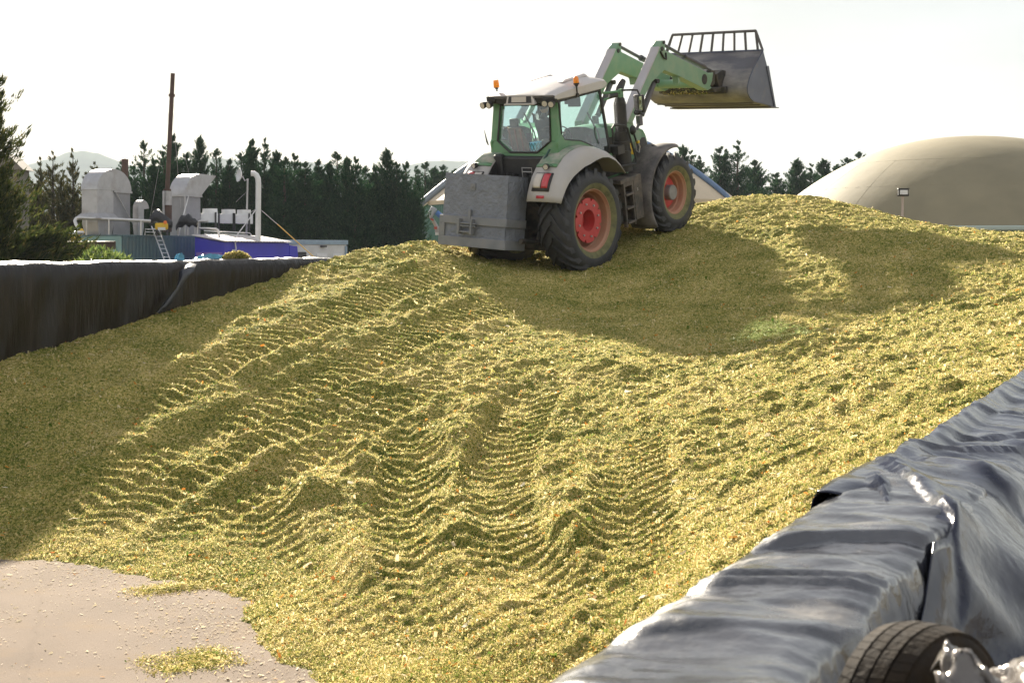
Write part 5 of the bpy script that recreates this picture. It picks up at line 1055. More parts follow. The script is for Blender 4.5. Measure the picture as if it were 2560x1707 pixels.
# rear mudguards ----------------------------------------------------
TH = np.radians([152, 146, 138, 130, 120, 110, 100, 90, 80, 70, 60, 50, 40, 31])
LIP = np.interp(np.degrees(TH)[::-1], [31, 50, 65, 75, 90, 110, 130, 152], [1.40, 1.36, 1.31, 1.22, 1.14, 1.14, 1.19, 1.22])[::-1]
SHO = np.interp(np.degrees(TH)[::-1], [31, 50, 70, 90, 110, 130, 152], [1.44, 1.46, 1.47, 1.46, 1.44, 1.38, 1.30])[::-1]
for s in (1, -1):
    P = []
    for th, rl, rs2 in zip(TH, LIP, SHO):
        row = []
        for x, r in ((.56, rs2 - .015), (.75, rs2), (.98, rs2), (1.14, rs2 - .025), (1.24, rs2 * .7 + rl * .3), (1.30, rs2 * .35 + rl * .65), (1.325, rl), (1.30, rl - .006)):
            row.append((s * x, r * math.cos(th), 1.0 + r * math.sin(th)))
        P.append(row)
    m_ = MB(); m_.sheet(P); fe = TB(m_, 'rear_mudguard', T_FEN, smooth=50, solid=.025)
    m_ = MB(); m_.sheet([[(s * x, (r + .016) * math.cos(th), 1.0 + (r + .016) * math.sin(th)) for x, r in ((.57, rs2 - .012), (.75, rs2), (.98, rs2 + .001), (1.06, rs2 - .008))] for th, rs2 in zip(TH[4:11], SHO[4:11])]); TB(m_, 'green_cap', T_GRD, par=fe, smooth=50, solid=.01)
    m_ = MB(); m_.sheet([[(s * x, (r + .021) * math.cos(th), 1.0 + (r + .021) * math.sin(th)) for x, r in ((.57, rs2 - .012), (.75, rs2), (.98, rs2 + .001), (1.06, rs2 - .008))] for th, rs2 in zip(np.radians([121.5, 120, 118.5]), np.interp([121.5, 120, 118.5], np.degrees(TH)[::-1], SHO[::-1]))]); TB(m_, 'green_seam', T_GRN, par=fe, smooth=50, solid=.012)
    def onf(x, dg, off=.02):
        r = np.interp(dg, np.degrees(TH)[::-1], SHO[::-1]) + off; return (s * x, r * math.cos(rad(dg)), 1.0 + r * math.sin(rad(dg)))
    def patch(x0, x1, a0, a1, off): return MB().sheet([[onf(x, a, off + .018 * math.sin(math.pi * (i / 7)) ) for x in np.linspace(x0, x1, 5)] for i, a in enumerate(np.linspace(a0, a1, 8))])
    fm_ = MB().sheet([[onf(x, a, .012) for x in (.66, .86, 1.06)] for a in np.linspace(127.5, 143.5, 6)]); tl = TB(fm_, 'tail_light', T_BLK, smooth=40, solid=.03)
    TB(patch(.68, .855, 128.5, 141, .034), 'clear_lens', T_LWT, par=tl, smooth=40, solid=.01)
    TB(patch(.875, 1.03, 128.5, 141, .034), 'red_lens', T_LRD, par=tl, smooth=40, solid=.01)
    TB(MB().sheet([[onf(x, a, .022) for x in (.80, .98)] for a in (147.2, 149.6)]), 'reflector', T_LRD, solid=.012)
    m_ = MB(); P = []
    for dg in np.linspace(147, 151.6, 3): P.append([onf(x, dg, .004) for x in (.6, 1.1)])
    c0, c1 = Vector(onf(.88, 122.5, .06)), Vector(onf(.88, 122.5, .06)) + Vector((s * .02, -.10, .0))
    m_ = MB(); m_.lathe([(.03, .0), (.055, .02), (.062, .09), (.055, .105)], c0, c1 - c0, 18); wl = TB(m_, 'work_light', T_BLK)
    m_ = MB(); m_.cyl(c0 + (c1 - c0).normalized() * .085, c0 + (c1 - c0).normalized() * .097, .05, n=18); TB(m_, 'lens', T_LNS, par=wl)
    m_ = MB(); m_.tube([c0, Vector(onf(.88, 121, 0))], .015, 6); m_.tube([c0, c0 + Vector((s * .07, .02, .03)), Vector(onf(1.0, 121, 0.0))], .006, 5); TB(m_, 'bracket', T_BLK, par=wl)
    # inner wheel-arch wall
    m_ = MB(); m_.prism([(r * math.cos(t_), 1 + r * math.sin(t_)) for t_, r in zip(TH[1:], SHO[1:] - .03)] + [(.9, 1.25), (-.6, 1.25)], 0, s * .56 - .01, s * .56 + .01); TB(m_, 'arch_panel', T_BLK, smooth=0)

# front mudguards ---------------------------------------------------
for s in (1, -1):
    P = []
    for i, dg in enumerate(np.linspace(212, 80, 22)):
        r = np.interp(dg, [62, 100, 150, 190, 212], [1.03, 1.06, 1.10, 1.12, 1.10]); th = rad(dg); row = []
        for x, dr in ((.62, -.03), (.66, 0), (.95, .012), (1.17, 0), (1.235, -.03), (1.25, -.075)): row.append((s * x, 3.22 + (r + dr) * math.cos(th), .90 + (r + dr) * math.sin(th)))
        P.append(row)
    m_ = MB(); m_.sheet(P); TB(m_, 'front_mudguard', T_FRF, smooth=50, solid=.02)
    m_ = MB(); m_.tube([(s * .5, 3.0, 1.3), (s * .62, 3.0, 1.85), (s * .9, 3.0, 1.95)], .03, 8); TB(m_, 'mudguard_stay', T_DRK)

# ballast block -----------------------------------------------------
BW = Matrix.Translation(at(1186, 527, 27.98)) @ Matrix.Rotation(rad(-37.5), 4, 'Z') @ Matrix.Rotation(rad(-1.0), 4, 'X') @ Matrix.Rotation(rad(4.3), 4, 'Y')
ML = Matrix.LocRotScale(tr.location, tr.rotation_euler, (1, 1, 1)).inverted() @ BW
wb, hb, db = 1.60, 1.44, .62
m_ = MB()
nx, nz_ = 40, 36     # rough cast faces
def bump_face(fn, nu, nv, seed): return [[fn(u, v, .012 * float(fbm(np.array([u * 9.0]), np.array([v * 9.0]), 3, seed)[0])) for v in np.linspace(0, 1, nv)] for u in np.linspace(0, 1, nu)]
def bl_(x, y, z): return ML @ Vector((x, y, z))
m_.sheet(bump_face(lambda u, v, d: bl_(-wb / 2 + wb * u, -.004 - d, -hb / 2 + hb * v), 40, 36, 2)); m_.sheet(bump_face(lambda u, v, d: bl_(wb / 2 + .004 + d, db * u, -hb / 2 + hb * v), 16, 36, 3))
m_.hexa([bl_(x, y, z) for z in (-hb / 2, hb / 2) for x, y in ((-wb / 2, .0), (wb / 2, .0), (wb / 2, db), (-wb / 2, db))])
bb = TB(m_, 'ballast_block', T_BAL, smooth=40)
m_ = MB()
for zc, hh_ in ((-hb / 2 + .095, .19), (-hb / 2 + .52, .16)): m_.hexa([bl_(x, y, zc + z) for z in (-hh_ / 2, hh_ / 2) for x, y in ((-wb / 2 - .05, -.045), (wb / 2 + .05, -.045), (wb / 2 + .05, db - .02), (-wb / 2 - .05, db - .02))])
m_.hexa([bl_(x, y, z) for z in (-hb / 2 + .19, -hb / 2 + .44) for x, y in ((-wb / 2 - .05, -.045), (-wb / 2 + .09, -.045), (-wb / 2 + .09, .1), (-wb / 2 - .05, .1))])
TB(m_, 'ballast_frame', T_BLF, par=bb, smooth=0, bevel=.008)
m_ = MB()
for x in (-.30, .02): m_.hexa([bl_(x + dx, y, z) for z in (-.47, -.17) for dx, y in ((0, -.15), (.05, -.15), (.05, -.04), (0, -.04))])
m_.hexa([bl_(x, y, z) for z in (-.44, -.41) for x, y in ((-.24, -.13), (.01, -.13), (.01, -.04), (-.24, -.04))])
for z in (-.26, -.31): m_.cyl(bl_(-.30, -.10, z), bl_(.14, -.10, z), .018, n=8)
m_.hexa([bl_(x, y, z) for z in (-.25, .02) for x, y in ((-.11, -.06), (-.05, -.06), (-.05, -.02), (-.11, -.02))]); TB(m_, 'hitch_latch', T_BLF, par=bb, smooth=0, bevel=.006)
m_ = MB(); m_.hexa([bl_(x, y, z) for z in (.40, .53) for x, y in ((-.12, -.03), (-.01, -.03), (-.01, -.01), (-.12, -.01))]); m_.cyl(bl_(-.065, -.03, .465), bl_(-.065, -.05, .465), .02, n=8); TB(m_, 'bolt_tab', T_BLF, par=bb, smooth=0)

# cab ---------------------------------------------------------------
def yr(z): return -.15 - (3.40 - z) * .21
outer = [(-.80, 3.40), (.80, 3.40), (.845, 2.62), (.845, 2.34), (-.845, 2.34), (-.845, 2.62)]
hexw = [(-.61, 3.34), (.61, 3.34), (.66, 2.64), (.34, 2.42), (-.34, 2.42), (-.66, 2.64)]
o2 = [outer[0], outer[1], outer[2], outer[3], outer[4], outer[5]]
m_ = MB()
for i in range(6):
    j = (i + 1) % 6; a, b, c, d = o2[i], o2[j], hexw[j], hexw[i]
    m_.hexa([(x, yr(z), z) for x, z in (a, b, c, d)] + [(x * .985, yr(z) + .13, z) for x, z in (a, b, c, d)])
cabf = TB(m_, 'cab_frame', T_GRN, smooth=0, bevel=.012)
m_ = MB(); m_.tube([(x, yr(z) - .012, z) for x, z in hexw], .022, 8, closed=True); TB(m_, 'rear_window_seal', T_BLK)
m_ = MB(); m_.add([(x * .99, yr(z) + .02, z) for x, z in hexw], [(0, 1, 2, 3, 4, 5)]); TB(m_, 'rear_window', T_GLR, smooth=0)
sill = [(-.16, 2.74), (-.10, 2.63), (.12, 2.575), (.41, 2.52), (.70, 2.40), (.90, 2.28), (1.10, 2.17), (1.30, 2.10), (1.49, 2.07)]
for s in (1, -1):
    m_ = MB(); m_.prism([(-.34, 2.34), (-.345, 2.62), (-.22, 2.76)] + sill + [(1.50, 1.96), (.9, 2.12), (-.30, 2.2)], 0, s * .79, s * .845); TB(m_, 'side_panel', T_GRN, smooth=0, bevel=.01)
    top = [(-.12, 3.37), (1.30, 3.38)]
    m_ = MB(); m_.add([(s * (.825 - .02 * (z - 2.0)), y, z) for y, z in top + sill[::-1]], [tuple(range(len(top) + len(sill)))]); TB(m_, 'door_window', T_GLS, smooth=0)
    m_ = MB(); m_.tube([(s * (.838 - .02 * (z - 2.0)), y, z) for y, z in [(-.13, 3.37)] + sill[:7]], .020, 8); TB(m_, 'window_seal', T_BLK)
    m_ = MB(); m_.hexa([(s * .78, 1.27, 3.40), (s * .82, 1.27, 3.40), (s * .82, 1.33, 3.40), (s * .74, 1.36, 3.40), (s * .80, 1.46, 1.7), (s * .84, 1.46, 1.7), (s * .84, 1.53, 1.7), (s * .78, 1.56, 1.7)]); TB(m_, 'front_pillar', T_BLK, smooth=0, bevel=.01)
    m_ = MB(); m_.tube([(s * .80, -.16, 3.39), (s * .80, 1.32, 3.40)], .025, 8); TB(m_, 'roof_rail', T_BLK)
    m_ = MB(); m_.tube([(s * .70, .95, 3.0), (s * .70, 1.25, 2.55), (s * .72, 1.33, 2.2)], .018, 6); m_.tube([(s * .79, 1.02, 2.70), (s * .79, 1.02, 2.15)], .012, 6); TB(m_, 'grab_rail', T_BLK)
m_ = MB(); m_.add([(-.75, 1.33, 3.38), (.75, 1.33, 3.38), (.80, 1.53, 2.0), (-.80, 1.53, 2.0)], [(0, 1, 2, 3)]); TB(m_, 'windscreen', T_GLS, smooth=0)
m_ = MB(); m_.box((0, .6, 1.85), (1.55, 1.75, .25)); m_.box((0, 1.38, 2.05), (1.45, .2, .45)); m_.box((0, -.12, 2.15), (1.5, .35, .36)); TB(m_, 'cab_floor', T_BLK, bevel=.03)
# roof
RP = []
for y, zb_, ze, zc in ((-.30, 3.50, 3.505, 3.515), (-.29, 3.44, 3.535, 3.55), (-.15, 3.41, 3.56, 3.60), (.15, 3.40, 3.58, 3.66), (.6, 3.40, 3.595, 3.71), (1.0, 3.40, 3.605, 3.73), (1.32, 3.40, 3.60, 3.715), (1.47, 3.42, 3.58, 3.66), (1.52, 3.46, 3.53, 3.56)):
    RP.append([(-.79, y, zb_), (-.845, y, zb_ + .03), (-.85, y, ze - .02), (-.81, y, ze + .01), (-.58, y, ze * .35 + zc * .65), (-.30, y, zc), (0, y, zc + .008), (.30, y, zc), (.58, y, ze * .35 + zc * .65), (.81, y, ze + .01), (.85, y, ze - .02), (.845, y, zb_ + .03), (.79, y, zb_)])
m_ = MB(); m_.sheet(RP); m_.add(RP[0], [tuple(range(13))]); m_.add(RP[-1], [tuple(range(13))]); rf = TB(m_, 'roof', T_WHT, smooth=40)
m_ = MB(); m_.box((0, .6, 3.395), (1.5, 1.6, .03)); TB(m_, 'roof_lining', T_BLK)
for s in (1, -1):
    m_ = MB(); m_.hexa([(s * .42 - .13, .45, 3.68), (s * .42 + .13, .45, 3.68), (s * .42 + .13, 1.35, 3.69), (s * .42 - .13, 1.35, 3.69), (s * .42 - .06, .62, 3.715), (s * .42 + .06, .62, 3.715), (s * .42 + .09, 1.25, 3.755), (s * .42 - .09, 1.25, 3.755)]); TB(m_, 'roof_duct', T_WHT, par=rf, smooth=30, bevel=.03)
m_ = MB(); m_.box((0, -.215, 3.445), (1.64, .12, .13)); m_.box((.70, -.25, 3.46), (.28, .12, .10)); m_.box((-.74, -.25, 3.46), (.22, .12, .10)); TB(m_, 'rear_roof_panel', T_BLK, bevel=.02)
m_ = MB(); m_.hexa([(-.345, -.335, 3.375), (.39, -.335, 3.375), (.39, -.26, 3.375), (-.345, -.26, 3.375), (-.315, -.30, 3.53), (.31, -.30, 3.53), (.31, -.27, 3.53), (-.315, -.27, 3.53)]); m_.box((.02, -.345, 3.378), (.76, .06, .025)); ph = TB(m_, 'plate_holder', T_WHT, smooth=0, bevel=.006)
m_ = MB(); m_.hexa([(-.285, -.342, 3.40), (.30, -.342, 3.40), (.30, -.33, 3.40), (-.285, -.33, 3.40), (-.27, -.309, 3.525), (.275, -.309, 3.525), (.275, -.30, 3.525), (-.27, -.30, 3.525)]); TB(m_, 'plate_backing', T_BLK, par=ph, smooth=0)
m_ = MB(); m_.hexa([(-.185, -.348, 3.418), (.175, -.348, 3.418), (.175, -.336, 3.418), (-.185, -.336, 3.418), (-.195, -.316, 3.522), (.165, -.316, 3.522), (.165, -.305, 3.522), (-.195, -.305, 3.522)]); TB(m_, 'blank_plate', mat('plate_beige', (.50, .45, .40), .55), par=ph, smooth=0)
for x, z in ((-.90, 3.375), (-.745, 3.378), (.63, 3.392), (.785, 3.376)):
    c = Vector((x, -.30, z)); dv = Vector((-.12, -1, -.12) if x < 0 else (.22, -1, -.12)).normalized()
    m_ = MB(); m_.lathe([(.02, -.03), (.055, -.01), (.068, .05), (.068, .085), (.060, .09)], c, dv, 20); wl = TB(m_, 'work_light', T_BLK); m_ = MB(); m_.cyl(c + dv * .072, c + dv * .084, .056, n=20); TB(m_, 'lens', T_LNS, par=wl)
m_ = MB(); m_.tube([(-.74, -.26, 3.40), (-.90, -.28, 3.41)], .02, 6); TB(m_, 'lamp_arm', T_BLK)
# beacons
for x, y, zb_, zt_ in ((-.80, .0, 3.48, 3.66), (.865, .44, 3.40, 3.62)):
    m_ = MB(); m_.cyl((x, y, zb_), (x, y, zt_), .014, n=8); m_.cyl((x, y, zt_ - .02), (x, y, zt_ + .005), .03, n=10); m_.box((x, y, zb_ + .03), (.05, .05, .06)); bc = TB(m_, 'beacon', T_BLK)
    m_ = MB(); m_.lathe([(.028, 0), (.056, .015), (.06, .05)], (x, y, zt_), (0, 0, 1), 20); TB(m_, 'beacon_base', T_BLK, par=bc)
    m_ = MB(); m_.lathe([(.057, .045), (.058, .10), (.052, .15), (.030, .178), (.001, .183)] if x > 0 else [(.060, .02), (.058, .10), (.052, .155), (.048, .165), (.001, .168)], (x, y, zt_), (0, 0, 1), 22); TB(m_, 'beacon_lens', T_AMB, par=bc, smooth=50)
m_ = MB(); m_.tube([(-.93, -.3, 2.55), (-.95, -.31, 2.62), (-.97, -.33, 2.86)], [.012, .018, .004], 6); TB(m_, 'antenna', T_BLK)
# interior
T_SEAT = mat('seat_fabric', (.16, .085, .045), .9, var=.3, vscale=9, bump=.01, bscale=30); T_SST = mat('seat_stripe', (.24, .07, .035), .8)
m_ = MB(); m_.box((-.40, .30, 2.30), (.5, .5, .16)); m_.hexa([(-.67, .02, 2.32), (-.17, .02, 2.32), (-.17, .18, 2.32), (-.67, .18, 2.32), (-.62, -.06, 2.86), (-.28, -.06, 2.86), (-.28, .04, 2.86), (-.62, .04, 2.86)]); st = TB(m_, 'seat', T_SEAT, bevel=.05)
for xx in (-.56, -.42, -.28): m_ = MB(); m_.hexa([(xx, -.005, 2.36), (xx + .03, -.005, 2.36), (xx + .03, .0, 2.40), (xx, .0, 2.40), (xx, -.075, 2.82), (xx + .03, -.075, 2.82), (xx + .03, -.06, 2.84), (xx, -.06, 2.84)]); TB(m_, 'stripe', T_SST, par=st, smooth=0)
m_ = MB(); m_.box((-.45, .0, 2.95), (.2, .08, .18)); TB(m_, 'headrest', T_BLK, par=st, bevel=.03)
m_ = MB(); m_.box((.28, .28, 2.42), (.3, .45, .34)); m_.box((.30, .25, 2.70), (.10, .12, .22)); m_.lathe([(.001, .0), (.17, .0), (.18, .03), (.10, .07), (.001, .07)], (.22, .3, 2.76), (0, 0, 1), 20); TB(m_, 'armrest_console', T_DRK, bevel=.02)
m_ = MB(); m_.tube([(.0, 1.25, 2.2), (.0, 1.02, 2.52)], .035, 8); m_.tube([(.19 * math.cos(a), 1.02 - .06 * math.sin(a), 2.54 + .18 * math.sin(a)) for a in np.linspace(0, 2 * math.pi, 25)[:-1]], .014, 6, closed=True); TB(m_, 'steering_wheel', T_BLK)
m_ = MB(); m_.box((.40, .95, 3.22), (.30, .05, .20)); m_.box((.18, 1.1, 3.26), (.26, .03, .22)); TB(m_, 'monitor', T_BLK, bevel=.015)
m_ = MB(); m_.lathe([(.10, 0), (.125, .02), (.13, .16), (.12, .17)], (.20, -.20, 2.43), (0, 0, 1), 18); m_.add([(.20 + .10 * math.cos(a), -.20 + .10 * math.sin(a), 2.44) for a in np.linspace(0, 6.28, 18)[:-1]], [tuple(range(17))]); bk = TB(m_, 'blue_pot', mat('blue_pot', (.22, .58, .75), .5, var=.2))
m_ = MB()
for k in range(12):
    a = 2 * math.pi * k / 12
    for dd in (1, -1): m_.tube([(.20 + .134 * math.cos(a + dd * .5 * f), -.20 + .134 * math.sin(a + dd * .5 * f), 2.43 + .17 * f) for f in (0, .33, .66, 1)], .004, 4)
TB(m_, 'net', T_BLK, par=bk)
# bonnet ------------------------------------------------------------
HP = []
for y, hw, zt_ in ((1.56, .41, 2.60), (2.1, .43, 2.57), (2.8, .44, 2.46), (3.2, .44, 2.36), (3.44, .42, 2.26), (3.54, .38, 2.12), (3.57, .33, 1.85), (3.56, .30, 1.5)):
    HP.append([(-hw, y, 1.45), (-hw, y, zt_ - .16), (-hw * .86, y, zt_ - .04), (-hw * .5, y, zt_), (0, y, zt_ + .012), (hw * .5, y, zt_), (hw * .86, y, zt_ - .04), (hw, y, zt_ - .16), (hw, y, 1.45)])
m_ = MB(); m_.sheet(HP); m_.add(HP[-1], [tuple(range(9))]); bo = TB(m_, 'bonnet', T_GRN, smooth=40)
for s in (1, -1):
    m_ = MB(); m_.prism([(2.75, 1.55), (3.40, 1.55), (3.46, 1.85), (3.36, 2.08), (2.85, 2.12)], 0, s * .44, s * .452); TB(m_, 'side_grille', T_BLK, par=bo, smooth=0)
    m_ = MB(); m_.prism([(1.6, 1.5), (2.6, 1.5), (2.6, 2.25), (1.6, 2.35)], 0, s * .435, s * .447); TB(m_, 'engine_side', T_DRK, par=bo, smooth=0)
# exhaust -----------------------------------------------------------
T_EXH = mat('exhaust_black', (.024, .022, .022), .55, var=.2, vscale=5, dust=(.09, .07, .055), dust_amt=.25)
m_ = MB(); m_.cyl((.84, 1.90, 1.62), (.84, 1.90, 2.45), .165, .155, n=24); m_.cyl((.84, 1.90, 2.45), (.84, 1.935, 3.06), .125, n=24); m_.cyl((.84, 1.935, 3.06), (.84, 1.94, 3.14), .115, .10, n=24); ex = TB(m_, 'exhaust_pipe', T_EXH)
m_ = MB(); m_.tube([(.84, 1.94, 3.12), (.84, 1.945, 3.24), (.84, 1.98, 3.33), (.84, 2.05, 3.41), (.84, 2.13, 3.47)], [.085, .085, .082, .078, .06], 14); TB(m_, 'tailpipe', T_EXH, par=ex)
m_ = MB()
for k in range(14):
    for j in range(16): a = 2 * math.pi * (j + .5 * (k % 2)) / 16; z = 2.52 + k * .037; yc = 1.90 + (z - 2.45) * .057; m_.box((.84 + .1255 * math.cos(a), yc + .1255 * math.sin(a), z), (.012, .012, .014))
TB(m_, 'heat_shield_holes', T_BLK, par=ex, smooth=0)
m_ = MB(); m_.cyl((.84, 1.88, 2.20), (.84, 1.88, 2.26), .185, n=24); m_.cyl((.84, 1.88, 2.02), (.84, 1.88, 2.07), .185, n=24); m_.box((.84, 1.62, 2.12), (.3, .25, .18)); TB(m_, 'exhaust_clamp', T_EXH, par=ex)
m_ = MB(); m_.tube([(1.03, 1.30, 2.50), (1.03, 1.30, 2.62), (1.03, 1.38, 2.67), (1.03, 1.74, 2.60), (1.03, 1.85, 2.53), (1.03, 2.08, 1.82), (1.03, 2.03, 1.75), (1.03, 1.50, 1.80)], .022, 8); m_.tube([(1.03, 1.30, 2.5), (1.0, 1.32, 2.3)], .02, 6); TB(m_, 'guard_rail', T_BLK)
for s in (1, -1):
    m_ = MB(); m_.tube([(s * .84, 1.36, 3.33), (s * .95, 1.5, 3.32), (s * 1.02, 1.70, 3.31)], .028, 8); m_.tube([(s * .84, 1.37, 3.19), (s * .95, 1.52, 3.22), (s * 1.02, 1.70, 3.24)], .022, 8); m_.box((s * 1.02, 1.73, 3.27), (.05, .1, .17)); ma = TB(m_, 'mirror_arm', T_GRN)
    m_ = MB(); m_.tube([(s * 1.02, 1.72, 3.33), (s * 1.15, 1.95, 3.30), (s * 1.22, 2.05, 3.28), (s * 1.24, 2.08, 3.18)], .02, 8); TB(m_, 'mirror_rod', T_BLK, par=ma)
    m_ = MB(); m_.box((s * 1.24, 2.06, 3.00), (.24, .09, .37)); mi_ = TB(m_, 'mirror', T_BLK, bevel=.03)
    m_ = MB(); m_.box((s * 1.24, 2.012, 3.02), (.19, .008, .28)); TB(m_, 'mirror_glass', mat('mirror_silver', (.8, .82, .84), .06, 1.0), par=mi_)
    m_ = MB(); m_.sphere((s * 1.17, 2.05, 2.82), .085, 12, 8, (1, .6, .7)); TB(m_, 'lower_mirror', T_BLK, par=mi_, smooth=60)
m_ = MB(); m_.cyl((.93, 1.45, 3.25), (1.0, 1.62, 3.25), .05, n=12); TB(m_, 'work_light', T_BLK)
# steps and tank ----------------------------------------------------
for s in (1, -1):
    m_ = MB(); m_.box((s * .95, 1.90, 1.05), (.36, .30, .86)); m_.box((s * .93, 1.66, 1.50), (.40, .76, .09)); m_.box((s * .95, 1.90, 1.40), (.365, .305, .02)); stx = TB(m_, 'side_tank', T_STP, bevel=.02)
    m_ = MB(); m_.box((s * .86, 1.58, 1.05), (.10, .5, .9)); TB(m_, 'step_back', T_DRK, par=stx)
    m_ = MB(); m_.box((s * 1.08, 1.42, 1.02), (.08, .055, .98)); m_.box((s * 1.08, 1.725, 1.02), (.08, .05, .98)); m_.box((s * 1.08, 1.57, 1.42), (.07, .28, .10)); TB(m_, 'step_frame', T_STP, par=stx, bevel=.008)
    for z in (.62, .92, 1.20): m_ = MB(); m_.box((s * 1.06, 1.57, z), (.18, .29, .045)); TB(m_, 'step', T_STP, par=stx, bevel=.006)
    m_ = MB(); m_.box((s * 1.135, 1.87, 1.25), (.012, .02, .06)); TB(m_, 'latch', T_BLT, par=stx)
# loader ------------------------------------------------------------
FACE = [(2.68, 2.80), (3.13, 3.22), (3.80, 3.82), (3.94, 4.00), (4.05, 4.07), (4.13, 4.03), (4.12, 3.86), (5.25, 3.38), (5.92, 3.10), (6.10, 3.10), (6.02, 2.92), (5.90, 2.79), (5.75, 2.77), (4.65, 3.20), (4.02, 3.43), (3.49, 3.25), (3.01, 2.88), (2.80, 2.69), (2.58, 2.50), (2.42, 2.55)]
for s in (1, -1):
    lo_, hi_ = (s * .47, s * .67) if s > 0 else (-.67, -.47)
    m_ = MB(); m_.prism(FACE, 0, lo_, hi_); ar = TB(m_, 'loader_arm', T_GRL, smooth=0, bevel=.012)
    m_ = MB(); m_.prism([(2.41, 2.56), (2.68, 2.81), (3.13, 3.23), (3.80, 3.83), (3.90, 3.94), (3.88, 3.965), (3.78, 3.86), (3.11, 3.26), (2.66, 2.84), (2.39, 2.59)], 0, lo_ - .008, hi_ + .008); TB(m_, 'arm_cover', T_LOD, par=ar, smooth=0, bevel=.006)
    m_ = MB(); m_.prism([(4.60, 3.215), (4.72, 3.17), (5.76, 2.74), (5.93, 2.77), (5.9, 2.80), (5.75, 2.78), (4.66, 3.22)], 0, lo_ - .02, hi_ + .02); m_.prism([(4.58, 3.22), (4.68, 3.18), (4.66, 3.05), (4.60, 3.06)], 0, lo_ + .03, hi_ - .03); TB(m_, 'arm_edge', T_GRL, par=ar, smooth=0)
    m_ = MB(); m_.cyl((lo_ - .015, 3.99, 3.90), (hi_ + .015, 3.99, 3.90), .05, n=14); m_.cyl((lo_ - .02, 4.08, 4.03), (hi_ + .02, 4.08, 4.03), .04, n=12); m_.cyl((lo_ - .02, 3.72, 3.24), (hi_ + .02, 3.72, 3.24), .05, n=12); TB(m_, 'pivot_pin', T_DRK, par=ar)
    m_ = MB(); m_.tube([(hi_ + .01 if s > 0 else lo_ - .01, 3.90, 3.86), (hi_ + .03 if s > 0 else lo_ - .03, 4.0, 3.70), (hi_ + .02 if s > 0 else lo_ - .02, 4.1, 3.66), (hi_ + .01 if s > 0 else lo_ - .01, 4.12, 3.8)], .022, 6); TB(m_, 'hose', T_BLK, par=ar)
    m_ = MB(); m_.cyl((hi_ - .002 if s > 0 else lo_ + .002, 5.68, 3.0), (hi_ + .004 if s > 0 else lo_ - .004, 5.68, 3.0), .12, n=18); TB(m_, 'wear_patch', T_DRK, par=ar)
    xc = (lo_ + hi_) / 2
    m_ = MB(); m_.cyl((xc, 4.08, 4.03), (xc, 5.05, 3.60), .036, n=12); m_.cyl((xc, 5.05, 3.60), (xc, 5.88, 3.255), .062, n=14); m_.cyl((xc, 5.88, 3.255), (xc, 6.16, 3.14), .028, n=10); m_.cyl((xc, 5.03, 3.61), (xc, 5.09, 3.585), .07, n=14); TB(m_, 'tilt_ram', T_CYL)
    m_ = MB(); m_.cyl((xc, 3.72, 3.22), (xc, 3.12, 2.60), .066, n=14); m_.cyl((xc, 3.12, 2.60), (xc, 2.86, 2.30), .035, n=10); m_.box((xc, 3.02, 2.50), (.09, .12, .22)); TB(m_, 'lift_ram', T_CYL)
    m_ = MB(); m_.prism([(2.34, 2.60), (2.62, 2.62), (2.70, 2.35), (2.95, 2.28), (2.92, 2.14), (2.62, 1.95), (2.60, 1.1), (2.25, 1.1), (2.28, 2.0)], 0, lo_ + .02, hi_ - .02); TB(m_, 'loader_mast', T_GRL, smooth=0, bevel=.01)
    m_ = MB(); m_.prism([(6.08, 3.16), (6.24, 3.12), (6.18, 2.82), (6.02, 2.78), (5.98, 2.95)], 0, lo_ + .03, hi_ - .03); m_.prism([(6.22, 3.04), (6.50, 3.10), (6.66, 3.06), (6.52, 2.66), (6.34, 2.68), (6.24, 2.86)], 0, lo_ - .01, hi_ + .01); TB(m_, 'tool_bracket', T_DRK, smooth=0, bevel=.012)
m_ = MB(); m_.cyl((-.5, 5.55, 2.93), (.5, 5.55, 2.93), .10, n=16); TB(m_, 'cross_tube', T_GRL)
m_ = MB(); m_.box((0, 6.10, 2.70), (1.5, .30, .10)); m_.box((0, 6.32, 2.66), (1.7, .12, .16)); m_.box((0, 6.05, 2.84), (1.1, .06, .18)); TB(m_, 'tool_carrier', T_DRK, bevel=.02)
m_ = MB(); r_ = np.random.RandomState(2)
cl2 = flakes('silage_remains', r_.uniform(-.6, .6, 500), r_.normal(6.0, .12, 500), 2.79 + r_.uniform(-.16, .05, 500), r_.uniform(.03, .10, 500), r_.uniform(.008, .02, 500), M_FLK, tr, seed=4)
cl2['kind'] = 'stuff'
m_ = MB(); m_.tube([(.62, 2.45, 2.4), (.66, 2.62, 2.3), (.66, 2.72, 2.05), (.64, 2.62, 1.85), (.6, 2.55, 1.95), (.6, 2.5, 2.2)], .022, 6); m_.sphere((.62, 2.60, 2.36), .11, 10, 8); TB(m_, 'coupler_hoses', T_BLK, smooth=50)
m_ = MB(); m_.tube([(.70, 2.66, 2.15), (.71, 2.74, 1.98), (.70, 2.70, 1.86), (.69, 2.62, 1.92), (.69, 2.6, 2.1)], .016, 6); TB(m_, 'coupler_ring', T_BLT)
m_ = MB(); m_.hexa([(.60, 2.42, 1.88), (.66, 2.42, 1.88), (.66, 2.56, 1.84), (.60, 2.56, 1.84), (.60, 2.38, 2.20), (.66, 2.38, 2.20), (.66, 2.52, 2.18), (.60, 2.52, 2.18)]); m_.box((.70, 2.70, 2.09), (.05, .07, .06)); TB(m_, 'yellow_coupler', M_YEL, bevel=.012)
